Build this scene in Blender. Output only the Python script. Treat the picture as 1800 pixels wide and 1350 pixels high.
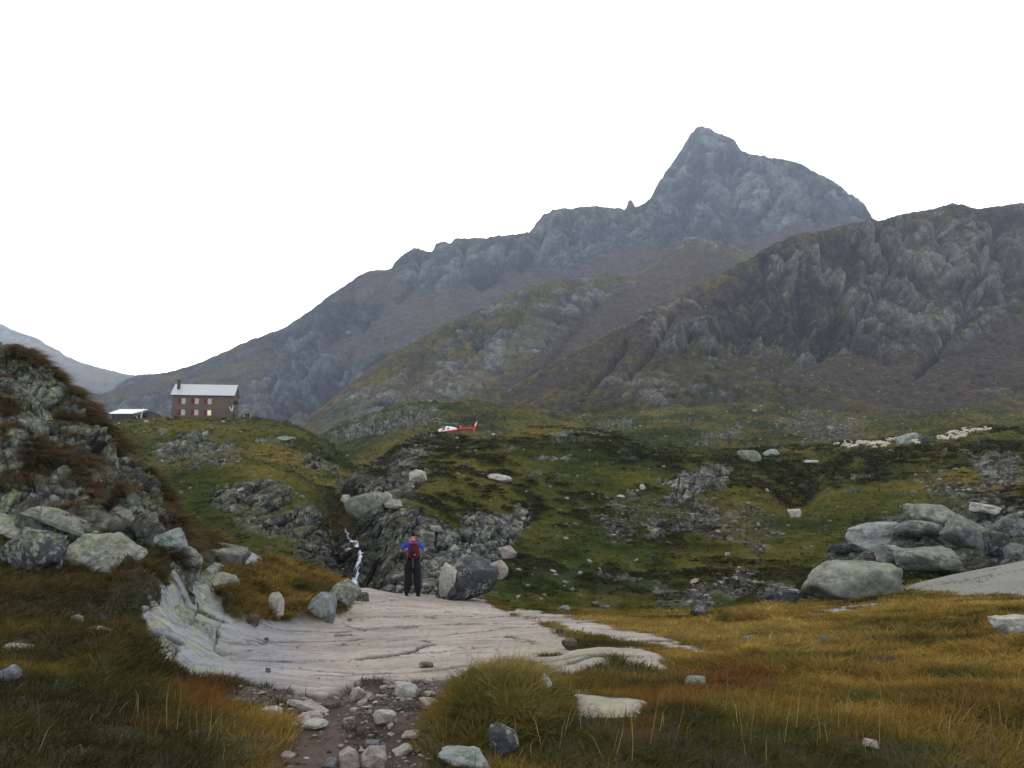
import bpy, bmesh, math, random
import numpy as np
from mathutils import Vector, Matrix

# ------------------------------------------------------------------ scene, camera, light
SC = bpy.context.scene
for _o in list(bpy.data.objects):
    bpy.data.objects.remove(_o, do_unlink=True)
COL = SC.collection
FPX = 1413.0                       # focal length in pixels of an 1800 px wide frame
PITCH = math.radians(6.26)
cam_d = bpy.data.cameras.new('camera')
cam_d.sensor_width = 36.0
cam_d.lens = FPX / 1800.0 * 36.0
cam_d.clip_start = 0.1
cam_d.clip_end = 20000.0
cam = bpy.data.objects.new('camera', cam_d)
COL.objects.link(cam)
cam.location = (0, 0, 0)
cam.rotation_euler = (math.pi / 2 + PITCH, 0, 0)
SC.camera = cam

SUN_ELEV = math.radians(11.0)
SUN_AZ = math.radians(3.0)         # clockwise from +Y (view direction): behind the far ridge
w = bpy.data.worlds.new("World")
SC.world = w
w.use_nodes = True
nt = w.node_tree
nt.nodes.clear()
o_w = nt.nodes.new('ShaderNodeOutputWorld')
bg = nt.nodes.new('ShaderNodeBackground')
sky = nt.nodes.new('ShaderNodeTexSky')
sky.sky_type = 'NISHITA'
sky.sun_disc = False
sky.sun_elevation = SUN_ELEV
sky.sun_rotation = SUN_AZ
sky.altitude = 2200
sky.air_density = 1.0
sky.dust_density = 3.5
sky.ozone_density = 1.0
veil = nt.nodes.new('ShaderNodeMix')       # thin high cloud veil over the whole sky
veil.data_type = 'RGBA'
veil.inputs[0].default_value = 0.2
veil.inputs[7].default_value = (12.5, 10.6, 8.6, 1)
nt.links.new(sky.outputs[0], veil.inputs[6])
nt.links.new(veil.outputs[2], bg.inputs[0])
bg.inputs[1].default_value = 0.15
nt.links.new(bg.outputs[0], o_w.inputs[0])

sl = bpy.data.lights.new('sun', 'SUN')
sl.energy = 2.5
sl.angle = math.radians(0.5)
sl.color = (1.0, 0.93, 0.82)
so = bpy.data.objects.new('sun', sl)
COL.objects.link(so)
_sd = Vector((math.sin(SUN_AZ) * math.cos(SUN_ELEV), math.cos(SUN_AZ) * math.cos(SUN_ELEV), math.sin(SUN_ELEV)))
so.rotation_euler = _sd.to_track_quat('Z', 'Y').to_euler()
so.location = (0, 0, 50)

SC.view_settings.view_transform = 'Standard'
SC.view_settings.look = 'None'
SC.view_settings.exposure = 1.45
SC.view_settings.gamma = 1.0
SC.view_settings.use_curve_mapping = False
SC.render.engine = 'CYCLES'
SC.cycles.volume_bounces = 1
SC.cycles.max_bounces = 5
HAZE = .00013

RNG = np.random.default_rng(7)
random.seed(5)

# ------------------------------------------------------------------ maths helpers
_CT, _ST = math.cos(PITCH), math.sin(PITCH)

def world_at(px, py, Y):
    """world point on the line of sight (px, py of the 1800 x 1350 frame) at world depth Y"""
    a = (np.asarray(px, float) - 900.0) / FPX
    b = (675.0 - np.asarray(py, float)) / FPX
    dy = _CT - b * _ST
    dz = _ST + b * _CT
    return np.stack(np.broadcast_arrays(a / dy * Y, np.asarray(Y, float) + 0 * a, dz / dy * Y), -1)

def project(P):
    y = P[..., 1]; z = P[..., 2]
    d = y * _CT + z * _ST
    u = -y * _ST + z * _CT
    d = np.maximum(d, 1e-3)
    return 900.0 + FPX * P[..., 0] / d, 675.0 - FPX * u / d

def pchip(xk, yk, xq):
    """monotone cubic through knots along axis 0; xk,yk (K,C); xq (Q,C)"""
    xk = np.asarray(xk, float); yk = np.asarray(yk, float)
    h = np.diff(xk, axis=0); d = np.diff(yk, axis=0) / h
    m = np.zeros_like(yk)
    w1 = 2 * h[1:] + h[:-1]; w2 = h[1:] + 2 * h[:-1]
    with np.errstate(divide='ignore', invalid='ignore'):
        hm = (w1 + w2) / (w1 / d[:-1] + w2 / d[1:])
    m[1:-1] = np.where(d[:-1] * d[1:] > 0, hm, 0.0)
    m[0] = d[0]; m[-1] = d[-1]
    idx = np.zeros(xq.shape, int)
    for k in range(1, xk.shape[0] - 1):
        idx += (xq >= xk[k][None])
    tk = lambda a: np.take_along_axis(a, idx, 0)
    x0 = tk(xk); hh = np.take_along_axis(h, idx, 0)
    t = (xq - x0) / hh
    y0 = tk(yk); y1 = np.take_along_axis(yk, idx + 1, 0)
    m0 = tk(m); m1 = np.take_along_axis(m, idx + 1, 0)
    t2 = t * t; t3 = t2 * t
    return (2*t3-3*t2+1)*y0 + (t3-2*t2+t)*hh*m0 + (-2*t3+3*t2)*y1 + (t3-t2)*hh*m1

def curve(pts, x):
    a = np.array(pts, float)
    x = np.asarray(x, float)
    if len(a) == 1:
        return np.full(x.shape, a[0, 1])
    xx = np.clip(x.ravel(), a[0, 0], a[-1, 0])
    if len(a) == 2:
        return np.interp(xx, a[:, 0], a[:, 1]).reshape(x.shape)
    return pchip(a[:, :1], a[:, 1:2], xx[:, None])[:, 0].reshape(x.shape)

def smooth(e0, e1, x):
    t = np.clip((x - e0) / (e1 - e0), 0, 1)
    return t * t * (3 - 2 * t)

_G = np.array([[1,1,0],[-1,1,0],[1,-1,0],[-1,-1,0],[1,0,1],[-1,0,1],[1,0,-1],[-1,0,-1],
               [0,1,1],[0,-1,1],[0,1,-1],[0,-1,-1],[1,1,0],[-1,1,0],[0,-1,1],[0,-1,-1]], np.float32)

def _hash(i, j, k, s):
    h = (i.astype(np.uint32) * np.uint32(73856093)) ^ (j.astype(np.uint32) * np.uint32(19349663)) \
        ^ (k.astype(np.uint32) * np.uint32(83492791)) ^ np.uint32((s * 2654435761) & 0xffffffff)
    h ^= h >> np.uint32(13)
    h *= np.uint32(1274126177)
    h ^= h >> np.uint32(16)
    return h

def perlin(P, s=0):
    P = np.asarray(P, np.float32)
    f = np.floor(P); i = f.astype(np.int64); r = P - f
    u = r * r * r * (r * (r * 6 - 15) + 10)
    out = np.zeros(P.shape[:-1], np.float32)
    for a in (0, 1):
        wa = u[..., 0] if a else 1 - u[..., 0]
        for b in (0, 1):
            wb = u[..., 1] if b else 1 - u[..., 1]
            for c in (0, 1):
                wc = u[..., 2] if c else 1 - u[..., 2]
                g = _G[_hash(i[..., 0] + a, i[..., 1] + b, i[..., 2] + c, s) & np.uint32(15)]
                d = g[..., 0] * (r[..., 0] - a) + g[..., 1] * (r[..., 1] - b) + g[..., 2] * (r[..., 2] - c)
                out += wa * wb * wc * d
    return out

def fbm(P, octs=4, s=0, gain=0.5, lac=2.03):
    a = 1.0; t = 0.0; o = 0.0
    P = np.asarray(P, np.float32)
    for k in range(octs):
        o = o + a * perlin(P, s + k * 17)
        t += a; a *= gain; P = P * lac + 13.7
    return o / t * 1.6

def ridged(P, octs=4, s=0, gain=0.55, lac=2.1):
    a = 1.0; t = 0.0; o = 0.0
    P = np.asarray(P, np.float32)
    for k in range(octs):
        o = o + a * (1 - np.abs(perlin(P, s + k * 31)) * 2.2)
        t += a; a *= gain; P = P * lac + 7.3
    return o / t

def facets(P, s=0, jitter=0.85):
    """crystalline relief: every Voronoi cell is a tilted plane. returns (height, edge distance, cell random)"""
    P = np.asarray(P, np.float32)
    shp = P.shape[:-1]
    P = P.reshape(-1, 3)
    f = np.floor(P); ii = f.astype(np.int64)
    best = np.full(len(P), 9e9, np.float32); sec = best.copy()
    hb = np.zeros(len(P), np.uint32); db = np.zeros((len(P), 3), np.float32)
    for a in (-1, 0, 1):
        for b in (-1, 0, 1):
            for c in (-1, 0, 1):
                h = _hash(ii[:, 0] + a, ii[:, 1] + b, ii[:, 2] + c, s)
                off = np.stack([(h & np.uint32(1023)) / 1023.0, ((h >> np.uint32(10)) & np.uint32(1023)) / 1023.0,
                                ((h >> np.uint32(20)) & np.uint32(1023)) / 1023.0], -1).astype(np.float32)
                q = f + np.array([a, b, c], np.float32) + 0.5 + (off - 0.5) * jitter
                d = P - q
                dd = (d * d).sum(-1)
                m = dd < best
                sec = np.where(m, best, np.minimum(sec, dd))
                best = np.where(m, dd, best)
                hb = np.where(m, h, hb)
                db[m] = d[m]
    h2 = _hash(hb, hb >> np.uint32(3), hb >> np.uint32(7), 99)
    g = np.stack([(h2 & np.uint32(1023)) / 511.5 - 1, ((h2 >> np.uint32(10)) & np.uint32(1023)) / 511.5 - 1,
                  ((h2 >> np.uint32(20)) & np.uint32(1023)) / 511.5 - 1], -1)
    rnd = (hb & np.uint32(65535)) / 65535.0
    hgt = (db * g).sum(-1) + (rnd - 0.5) * 0.6
    return hgt.reshape(shp), (np.sqrt(sec) - np.sqrt(best)).reshape(shp), rnd.reshape(shp)

def inpoly(px, py, poly):
    """signed-ish distance in frame pixels: > 0 inside"""
    p = np.array(poly, float)
    ins = np.zeros(px.shape, bool)
    dist = np.full(px.shape, 1e9)
    n = len(p)
    for i in range(n):
        x0, y0 = p[i]; x1, y1 = p[(i + 1) % n]
        c = ((y0 > py) != (y1 > py))
        with np.errstate(divide='ignore', invalid='ignore'):
            xx = (x1 - x0) * (py - y0) / (y1 - y0 if y1 != y0 else 1e-9) + x0
        ins ^= c & (px < xx)
        ex, ey = x1 - x0, y1 - y0
        t = np.clip(((px - x0) * ex + (py - y0) * ey) / (ex * ex + ey * ey), 0, 1)
        dist = np.minimum(dist, np.hypot(px - x0 - t * ex, py - y0 - t * ey))
    return np.where(ins, dist, -dist)

def lined(px, py, lines, w):
    """closeness (0..1) to any of several polylines, w pixels wide"""
    out = np.zeros(px.shape)
    for ln in lines:
        for (x0, y0), (x1, y1) in zip(ln[:-1], ln[1:]):
            ex, ey = x1 - x0, y1 - y0
            t = np.clip(((px - x0) * ex + (py - y0) * ey) / (ex * ex + ey * ey), 0, 1)
            out = np.maximum(out, np.exp(-((px - x0 - t * ex) ** 2 + (py - y0 - t * ey) ** 2) / (w * w)))
    return out

def regions(px, py, polys, soft, off):
    out = np.zeros(px.shape)
    for pl in polys:
        out = np.maximum(out, smooth(-soft, soft, inpoly(px, py, pl) + off))
    return out

def mixc(a, b, t):
    t = np.asarray(t)[..., None]
    return np.asarray(a) * (1 - t) + np.asarray(b) * t

def pal(t, stops):
    """piecewise-linear palette; stops [(pos, (r,g,b)), ...]"""
    xs = [s_[0] for s_ in stops]
    return np.stack([np.interp(t, xs, [s_[1][k] for s_ in stops]) for k in range(3)], -1)

# ------------------------------------------------------------------ object helpers
def mesh_obj(name, V, F=None, mat=None, colr=None, smooth_=True, parent=None, quads=None, alpha=None):
    me = bpy.data.meshes.new(name)
    V = np.asarray(V, np.float32).reshape(-1, 3)
    if quads is not None:
        F = np.asarray(quads, np.int32)
    F = np.asarray(F, np.int32)
    n = F.shape[1]
    me.vertices.add(len(V)); me.vertices.foreach_set('co', V.ravel())
    me.loops.add(F.size); me.loops.foreach_set('vertex_index', F.ravel())
    me.polygons.add(len(F))
    me.polygons.foreach_set('loop_start', np.arange(0, F.size, n, dtype=np.int32))
    me.polygons.foreach_set('loop_total', np.full(len(F), n, np.int32))
    me.polygons.foreach_set('use_smooth', np.full(len(F), smooth_, bool))
    me.update(calc_edges=True)
    if colr is not None:
        at = me.color_attributes.new('tint', 'FLOAT_COLOR', 'POINT')
        c4 = np.ones((len(V), 4), np.float32); c4[:, :3] = np.asarray(colr).reshape(-1, 3)
        if alpha is not None: c4[:, 3] = np.asarray(alpha).ravel()
        at.data.foreach_set('color', c4.ravel())
    if mat: me.materials.append(mat)
    o = bpy.data.objects.new(name, me)
    COL.objects.link(o)
    if parent: o.parent = parent
    return o

def tag(o, label=None, cat=None, group=None, kind=None):
    if label: o['label'] = label
    if cat: o['category'] = cat
    if group: o['group'] = group
    if kind: o['kind'] = kind
    return o

def empty(name, loc, rz=0.0, scale=1.0):
    o = bpy.data.objects.new(name, None)
    COL.objects.link(o)
    o.empty_display_size = 0.1
    o.location = loc; o.rotation_euler = (0, 0, rz); o.scale = (scale,) * 3
    return o

def mat_new(name):
    m = bpy.data.materials.new(name); m.use_nodes = True
    b = m.node_tree.nodes['Principled BSDF']
    return m, m.node_tree, b

def tint_mat(name, rough=0.95, fine=8.0, amp=0.35, bump=0.4, bscale=12.0, bdist=0.05, spec=0.2, detail=6, transl=0.0, cell=0.0, cellamp=.45, cellsq=(1, 1, 1), cellbump=.6, joint=.5, speck=0.0, speckamt=.5, speckcol=(.30, .32, .24)):
    """albedo from the mesh's own colour map, broken up by fine procedural noise, with bump"""
    m, t, b = mat_new(name)
    N = t.nodes; L = t.links
    a = N.new('ShaderNodeVertexColor'); a.layer_name = 'tint'
    g = N.new('ShaderNodeNewGeometry')
    n1 = N.new('ShaderNodeTexNoise'); n1.inputs['Scale'].default_value = fine; n1.inputs['Detail'].default_value = detail
    n1.inputs['Roughness'].default_value = 0.7
    L.new(g.outputs['Position'], n1.inputs['Vector'])
    mr = N.new('ShaderNodeMapRange'); mr.inputs[1].default_value = 0.25; mr.inputs[2].default_value = 0.75
    mr.inputs[3].default_value = 1 - amp; mr.inputs[4].default_value = 1 + amp
    L.new(n1.outputs['Fac'], mr.inputs[0])
    mx = N.new('ShaderNodeVectorMath'); mx.operation = 'SCALE'
    L.new(a.outputs['Color'], mx.inputs[0]); L.new(mr.outputs[0], mx.inputs['Scale'])
    base_out = mx.outputs[0]
    if speck > 0:                                  # crusts of pale lichen, crisp edged
        s1 = N.new('ShaderNodeTexNoise'); s1.inputs['Scale'].default_value = speck; s1.inputs['Detail'].default_value = 7; s1.inputs['Roughness'].default_value = .72
        s0 = N.new('ShaderNodeTexNoise'); s0.inputs['Scale'].default_value = speck * .17; s0.inputs['Detail'].default_value = 3
        L.new(g.outputs['Position'], s1.inputs['Vector']); L.new(g.outputs['Position'], s0.inputs['Vector'])
        sa_ = N.new('ShaderNodeMath'); sa_.operation = 'MULTIPLY_ADD'; sa_.inputs[1].default_value = .8
        L.new(s0.outputs['Fac'], sa_.inputs[0]); L.new(s1.outputs['Fac'], sa_.inputs[2])
        sr = N.new('ShaderNodeMapRange'); sr.inputs[1].default_value = .97; sr.inputs[2].default_value = 1.03; sr.inputs[3].default_value = 0; sr.inputs[4].default_value = speckamt
        L.new(sa_.outputs[0], sr.inputs[0])
        sm_ = N.new('ShaderNodeMath'); sm_.operation = 'MULTIPLY'; L.new(sr.outputs[0], sm_.inputs[0]); L.new(a.outputs['Alpha'], sm_.inputs[1])
        sx = N.new('ShaderNodeMix'); sx.data_type = 'RGBA'; sx.inputs[7].default_value = (*speckcol, 1)
        L.new(sm_.outputs[0], sx.inputs[0]); L.new(mx.outputs[0], sx.inputs[6])
        sd = N.new('ShaderNodeMapRange'); sd.inputs[1].default_value = .70; sd.inputs[2].default_value = .64; sd.inputs[3].default_value = 0; sd.inputs[4].default_value = .75
        L.new(sa_.outputs[0], sd.inputs[0])
        se_ = N.new('ShaderNodeMath'); se_.operation = 'MULTIPLY'; L.new(sd.outputs[0], se_.inputs[0]); L.new(a.outputs['Alpha'], se_.inputs[1])
        sy = N.new('ShaderNodeMix'); sy.data_type = 'RGBA'; sy.inputs[7].default_value = (.018, .018, .016, 1)
        L.new(se_.outputs[0], sy.inputs[0]); L.new(sx.outputs[2], sy.inputs[6])
        base_out = sy.outputs[2]
    L.new(base_out, b.inputs['Base Color'])
    b.inputs['Roughness'].default_value = rough
    b.inputs['Specular IOR Level'].default_value = spec
    hx = None
    if cell > 0:                                   # broken rock: blocks with their own tone and open joints, where the mask is rock
        mp = N.new('ShaderNodeVectorMath'); mp.operation = 'MULTIPLY'; mp.inputs[1].default_value = cellsq
        wn = N.new('ShaderNodeTexNoise'); wn.inputs['Scale'].default_value = cell * .7; wn.inputs['Detail'].default_value = 4
        L.new(g.outputs['Position'], wn.inputs['Vector'])
        wa = N.new('ShaderNodeVectorMath'); wa.operation = 'SCALE'; wa.inputs['Scale'].default_value = 1.2 / cell
        L.new(wn.outputs['Color'], wa.inputs[0])
        ad = N.new('ShaderNodeVectorMath'); ad.operation = 'ADD'
        L.new(g.outputs['Position'], ad.inputs[0]); L.new(wa.outputs[0], ad.inputs[1]); L.new(ad.outputs[0], mp.inputs[0])
        v1 = N.new('ShaderNodeTexVoronoi'); v1.inputs['Scale'].default_value = cell; L.new(mp.outputs[0], v1.inputs['Vector'])
        v2 = N.new('ShaderNodeTexVoronoi'); v2.feature = 'DISTANCE_TO_EDGE'; v2.inputs['Scale'].default_value = cell; L.new(mp.outputs[0], v2.inputs['Vector'])
        sp = N.new('ShaderNodeSeparateColor'); L.new(v1.outputs['Color'], sp.inputs[0])
        m1 = N.new('ShaderNodeMapRange'); m1.inputs[3].default_value = 1 - cellamp; m1.inputs[4].default_value = 1 + cellamp
        L.new(sp.outputs[0], m1.inputs[0])
        m2 = N.new('ShaderNodeMapRange'); m2.inputs[1].default_value = 0; m2.inputs[2].default_value = .09; m2.inputs[3].default_value = joint; m2.inputs[4].default_value = 1
        L.new(v2.outputs['Distance'], m2.inputs[0])
        mm = N.new('ShaderNodeMath'); mm.operation = 'MULTIPLY'; L.new(m1.outputs[0], mm.inputs[0]); L.new(m2.outputs[0], mm.inputs[1])
        mi = N.new('ShaderNodeMix'); mi.inputs[2].default_value = 1.0
        L.new(a.outputs['Alpha'], mi.inputs[0]); L.new(mm.outputs[0], mi.inputs[3])
        m4 = N.new('ShaderNodeMath'); m4.operation = 'MULTIPLY'; L.new(mi.outputs[0], m4.inputs[0]); L.new(mr.outputs[0], m4.inputs[1])
        L.new(m4.outputs[0], mx.inputs['Scale'])
        h1 = N.new('ShaderNodeMath'); h1.operation = 'MULTIPLY'; L.new(m2.outputs[0], h1.inputs[0]); L.new(a.outputs['Alpha'], h1.inputs[1])
        h2 = N.new('ShaderNodeMath'); h2.operation = 'MULTIPLY'; L.new(sp.outputs[1], h2.inputs[0]); L.new(a.outputs['Alpha'], h2.inputs[1])
        hx = N.new('ShaderNodeMath'); hx.operation = 'ADD'; L.new(h1.outputs[0], hx.inputs[0]); L.new(h2.outputs[0], hx.inputs[1])
    if bump > 0:
        n2 = N.new('ShaderNodeTexNoise'); n2.inputs['Scale'].default_value = bscale; n2.inputs['Detail'].default_value = 8
        n2.inputs['Roughness'].default_value = 0.68
        L.new(g.outputs['Position'], n2.inputs['Vector'])
        bp = N.new('ShaderNodeBump'); bp.inputs['Strength'].default_value = bump; bp.inputs['Distance'].default_value = bdist
        if hx is None:
            L.new(n2.outputs['Fac'], bp.inputs['Height'])
        else:
            h3 = N.new('ShaderNodeMath'); h3.operation = 'MULTIPLY_ADD'; h3.inputs[1].default_value = cellbump
            L.new(hx.outputs[0], h3.inputs[0]); L.new(n2.outputs['Fac'], h3.inputs[2]); L.new(h3.outputs[0], bp.inputs['Height'])
        L.new(bp.outputs[0], b.inputs['Normal'])
    if transl > 0:
        tr = N.new('ShaderNodeBsdfTranslucent'); L.new(mx.outputs[0], tr.inputs['Color'])
        ms = N.new('ShaderNodeMixShader'); ms.inputs[0].default_value = transl
        L.new(b.outputs[0], ms.inputs[1]); L.new(tr.outputs[0], ms.inputs[2])
        L.new(ms.outputs[0], N['Material Output'].inputs['Surface'])
    return m

def plain_mat(name, col, rough=0.7, metal=0.0, var=0.15, scale=20.0, spec=0.3, emit=None, estr=0.0, bump=0.0):
    m, t, b = mat_new(name)
    N = t.nodes; L = t.links
    tc = N.new('ShaderNodeTexCoord')
    n1 = N.new('ShaderNodeTexNoise'); n1.inputs['Scale'].default_value = scale; n1.inputs['Detail'].default_value = 5
    L.new(tc.outputs['Object'], n1.inputs['Vector'])
    cr = N.new('ShaderNodeMix'); cr.data_type = 'RGBA'
    cr.inputs[6].default_value = (*[c * (1 - var) for c in col], 1)
    cr.inputs[7].default_value = (*[min(1, c * (1 + var)) for c in col], 1)
    L.new(n1.outputs['Fac'], cr.inputs[0]); L.new(cr.outputs[2], b.inputs['Base Color'])
    b.inputs['Roughness'].default_value = rough; b.inputs['Metallic'].default_value = metal
    b.inputs['Specular IOR Level'].default_value = spec
    if emit:
        b.inputs['Emission Color'].default_value = (*emit, 1); b.inputs['Emission Strength'].default_value = estr
    if bump > 0:
        bp = N.new('ShaderNodeBump'); bp.inputs['Strength'].default_value = bump
        L.new(n1.outputs['Fac'], bp.inputs['Height']); L.new(bp.outputs[0], b.inputs['Normal'])
    return m

class Sheet:
    """a terrain sheet: columns fan out from the viewpoint, rows run away from it through given contour lines"""
    def __init__(self, cols, lines, rows, crestlin=False):
        self.cols = np.asarray(cols, float)
        C = len(self.cols)
        Yk = []; Zk = []
        for ln in lines:
            Y = curve(ln['Y'], self.cols) if isinstance(ln['Y'], list) else np.full(C, float(ln['Y']))
            if 'z' in ln:
                z = curve(ln['z'], self.cols) if isinstance(ln['z'], list) else np.full(C, float(ln['z']))
            else:
                z = world_at(self.cols, curve(ln['p'], self.cols), Y)[:, 2]
            Yk.append(Y); Zk.append(z)
        Yk = np.array(Yk); Zk = np.array(Zk)
        q = []
        for k, n in enumerate(rows):
            t = np.arange(n) / n
            a, b = np.maximum(Yk[k], 0.5), Yk[k + 1]
            q.append(a[None] * (b / a)[None] ** t[:, None])
        q.append(Yk[-1][None])
        Yq = np.concatenate(q, 0)
        Zq = pchip(Yk, Zk, Yq)
        # lateral position for a column of constant px
        d = Yq * _CT + Zq * _ST
        Xq = (self.cols[None] - 900) / FPX * d
        self.P = np.stack([Xq, Yq, Zq], -1)
        self.px = np.broadcast_to(self.cols[None], Yq.shape)
        self.R, self.C = Yq.shape
        self.py = project(self.P)[1]
    def normals(self):
        P = self.P
        du = np.gradient(P, axis=1); dv = np.gradient(P, axis=0)
        n = np.cross(du, dv)
        return n / np.maximum(np.linalg.norm(n, axis=-1, keepdims=True), 1e-9)
    def build(self, name, mat, colr, **kw):
        R, C = self.R, self.C
        i = (np.arange(R - 1)[:, None] * C + np.arange(C - 1)[None]).ravel()
        q = np.stack([i, i + 1, i + C + 1, i + C], -1)
        self.obj = mesh_obj(name, self.P, quads=q, mat=mat, colr=colr, **kw)
        return self.obj
    def prep(self):
        self.spx, self.spy = project(self.P)
        self.run = np.minimum.accumulate(self.spy, axis=0)
    def hit(self, px, py):
        """nearest surface point seen at frame position (px, py), or None"""
        if px < self.cols[0] or px > self.cols[-1]: return None
        c = np.interp(px, self.cols, np.arange(self.C))
        c = int(round(c))
        r = np.argmax(self.run[:, c] <= py)
        if self.run[r, c] > py or r == 0:
            return None
        return self.P[r, c].copy(), (r, c)
    def at(self, px, Y):
        c = int(round(float(np.interp(px, self.cols, np.arange(self.C)))))
        r = int(np.argmin(np.abs(self.P[:, c, 1] - Y)))
        return self.P[r, c].copy()

def colarr(lo, a, b, hi, nmid, nout):
    l = a - (np.linspace(1, 0, nout, endpoint=False) ** 2) * (a - lo)
    r = b + (np.linspace(0, 1, nout + 1)[1:] ** 2) * (hi - b)
    return np.concatenate([l, np.linspace(a, b, nmid), r])
# ------------------------------------------------------------------ MOUNTAINS
def mountain(name, cols, lines, rows, amp, feat, seed, colour, mat, rockscale=1.0, edge=None, warp=1.0, cap=2.0, weight=None, skew=0.0, jagk=.05, hold=.22, gullies=(), gw=6.0, gd=10.0, cliffs=(), screes=(), top=None):
    S = Sheet(cols, lines, rows)
    P = S.P.copy(); n = S.normals()
    Wp = P + warp * feat * 0.5 * np.stack([fbm(P / feat / 1.5, 3, seed + 1), fbm(P / feat / 1.5, 3, seed + 2), fbm(P / feat / 1.5, 3, seed + 3)], -1)
    # ribs and gullies run down the slope: short wavelength across, long wavelength down
    vdn = P[..., 1] * .45 + P[..., 2]
    uac = P[..., 0] + .9 * feat * fbm(P / feat / 1.6, 4, seed + 1) + skew * vdn
    Q = np.stack([uac / feat, (vdn + .6 * feat * fbm(P / feat, 3, seed + 2)) / (feat * 4.5), 0 * uac], -1)
    r1 = ridged(Q, 3, seed, 0.5) * .75 + ridged(Q * np.array([2.7, 1.8, 1]) + 9, 4, seed + 4, .55) * .25
    wt = weight(S.px, S.py) if weight is not None else np.full(S.px.shape, .8)
    r2 = fbm(Wp / (feat * 0.30), 6, seed + 50, 0.62)
    big = fbm(P / (feat * 2.6), 3, seed + 9)
    rough = np.clip(smooth(-0.25, 0.3, fbm(P / (feat * 1.6) + 5, 3, seed + 70) + .3 * (wt - .6)), 0, 1)
    fz, fe, fr = facets(Wp * np.array([1, 0.5, 0.5]) / (feat * 0.10), seed + 5)
    h = amp * ((r1 - 0.45) * (.3 + 1.3 * wt) + 0.20 * r2 * (0.35 + rough) + 0.35 * big + 0.03 * fz * rough)
    wn = 7 * fbm(P / feat * 2.2, 3, seed + 90); wn2 = 7 * fbm(P / feat * 2.2 + 40, 3, seed + 91)
    gl = lined(S.px + wn, S.py + wn2, gullies, gw) if gullies else np.zeros(S.px.shape)
    gl2 = lined(S.px + wn, S.py + wn2, gullies, gw * 3.2) if gullies else gl
    clf = regions(S.px, S.py, cliffs, 9, 14 * r2 + wn) if cliffs else np.zeros(S.px.shape)
    scr_ = regions(S.px, S.py, screes, 9, 10 * r2 + wn) if screes else np.zeros(S.px.shape)
    h = h * (1 - .6 * scr_) - gl * gd - gl2 * gd * .45 + clf * amp * (.12 * r2 + .03 * fz)
    fade = np.ones(P.shape[:2])
    fade[:4] *= np.linspace(0, 1, 4)[:, None]
    ck = getattr(S, 'crest', None)
    # keep the skyline where it is: damp relief close to the crest row
    cr = sum(rows[:edge]) if edge else sum(rows[:-1])
    rr = np.abs(np.arange(S.R) - cr)[:, None]
    fade = fade * (hold + (1 - hold) * smooth(0, sum(rows) * 0.16, rr))
    up = np.array([0, -0.35, 0.75])
    S.P = P + (n * 0.6 + up * 0.5) * (h * fade)[..., None]
    fine = fbm(P * np.array([1, .5, 1]) / (feat * 0.10), 5, seed + 33, 0.7)
    jag = ridged(P * np.array([1, .4, .4]) / (feat * .16), 4, seed + 61, .6) - .4
    S.P[..., 2] += fine * amp * 0.035 * cap + jag * amp * jagk * (.35 + rough)
    if top is not None:
        qx, qy = project(S.P)
        over = np.maximum(0, curve(top, qx) - 2 - 11 * np.maximum(0, jag) - qy)
        S.P[..., 2] -= over * S.P[..., 1] / FPX * .85
    S.info = dict(gl=gl, clf=clf, scr=scr_, r1=r1, r2=r2, big=big, rough=rough, fe=fe, fr=fr, fine=fine, n=S.normals())
    cc, am = colour(S, P)
    S.build(name, mat, cc, alpha=am)
    tag(S.obj, kind='structure')
    return S

M_mount = tint_mat('mountain_rock', fine=0.12, amp=0.75, bump=0.9, bscale=0.11, bdist=9.0, detail=9, spec=0.05, cell=.11, cellamp=.22, cellsq=(1.4, .6, .35), cellbump=.15, joint=.9)
M_mount_near = tint_mat('mountainside_rock', fine=0.3, amp=0.75, bump=0.9, bscale=0.3, bdist=3.5, detail=9, spec=0.05, cell=.30, cellamp=.30, cellsq=(1.4, .6, .4), cellbump=.2, joint=.85)

def far_colour(S, P):
    I = S.info; px, py = S.px, S.py
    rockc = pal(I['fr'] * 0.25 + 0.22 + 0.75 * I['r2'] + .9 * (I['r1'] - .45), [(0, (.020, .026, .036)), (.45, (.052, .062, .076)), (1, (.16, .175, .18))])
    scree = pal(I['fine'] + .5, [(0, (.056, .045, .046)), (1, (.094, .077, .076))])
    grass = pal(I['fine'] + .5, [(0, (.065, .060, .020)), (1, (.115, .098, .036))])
    sl = I['n'][..., 2]
    scr = np.clip(smooth(0.15, -0.15, I['rough'] - 0.35 + 0.3 * I['r2'] + .5 * (I['r1'] - .45)) * .8 + I['scr'] - I['clf'], 0, 1)
    c = mixc(rockc, scree, scr * .9)
    g = smooth(0.0, 0.22, fbm(P / 110, 5, 301, .6) + .12 * smooth(480, 700, py)) * smooth(0.5, 0.72, sl)
    g = g * smooth(260, 560, py) * (1 - .6 * I['clf']) * (1 - .6 * I['scr'])
    g = np.clip(g, 0, 1) * .75
    c = mixc(c, grass, g)
    return c, (1 - g) * (1 - scr)

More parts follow.
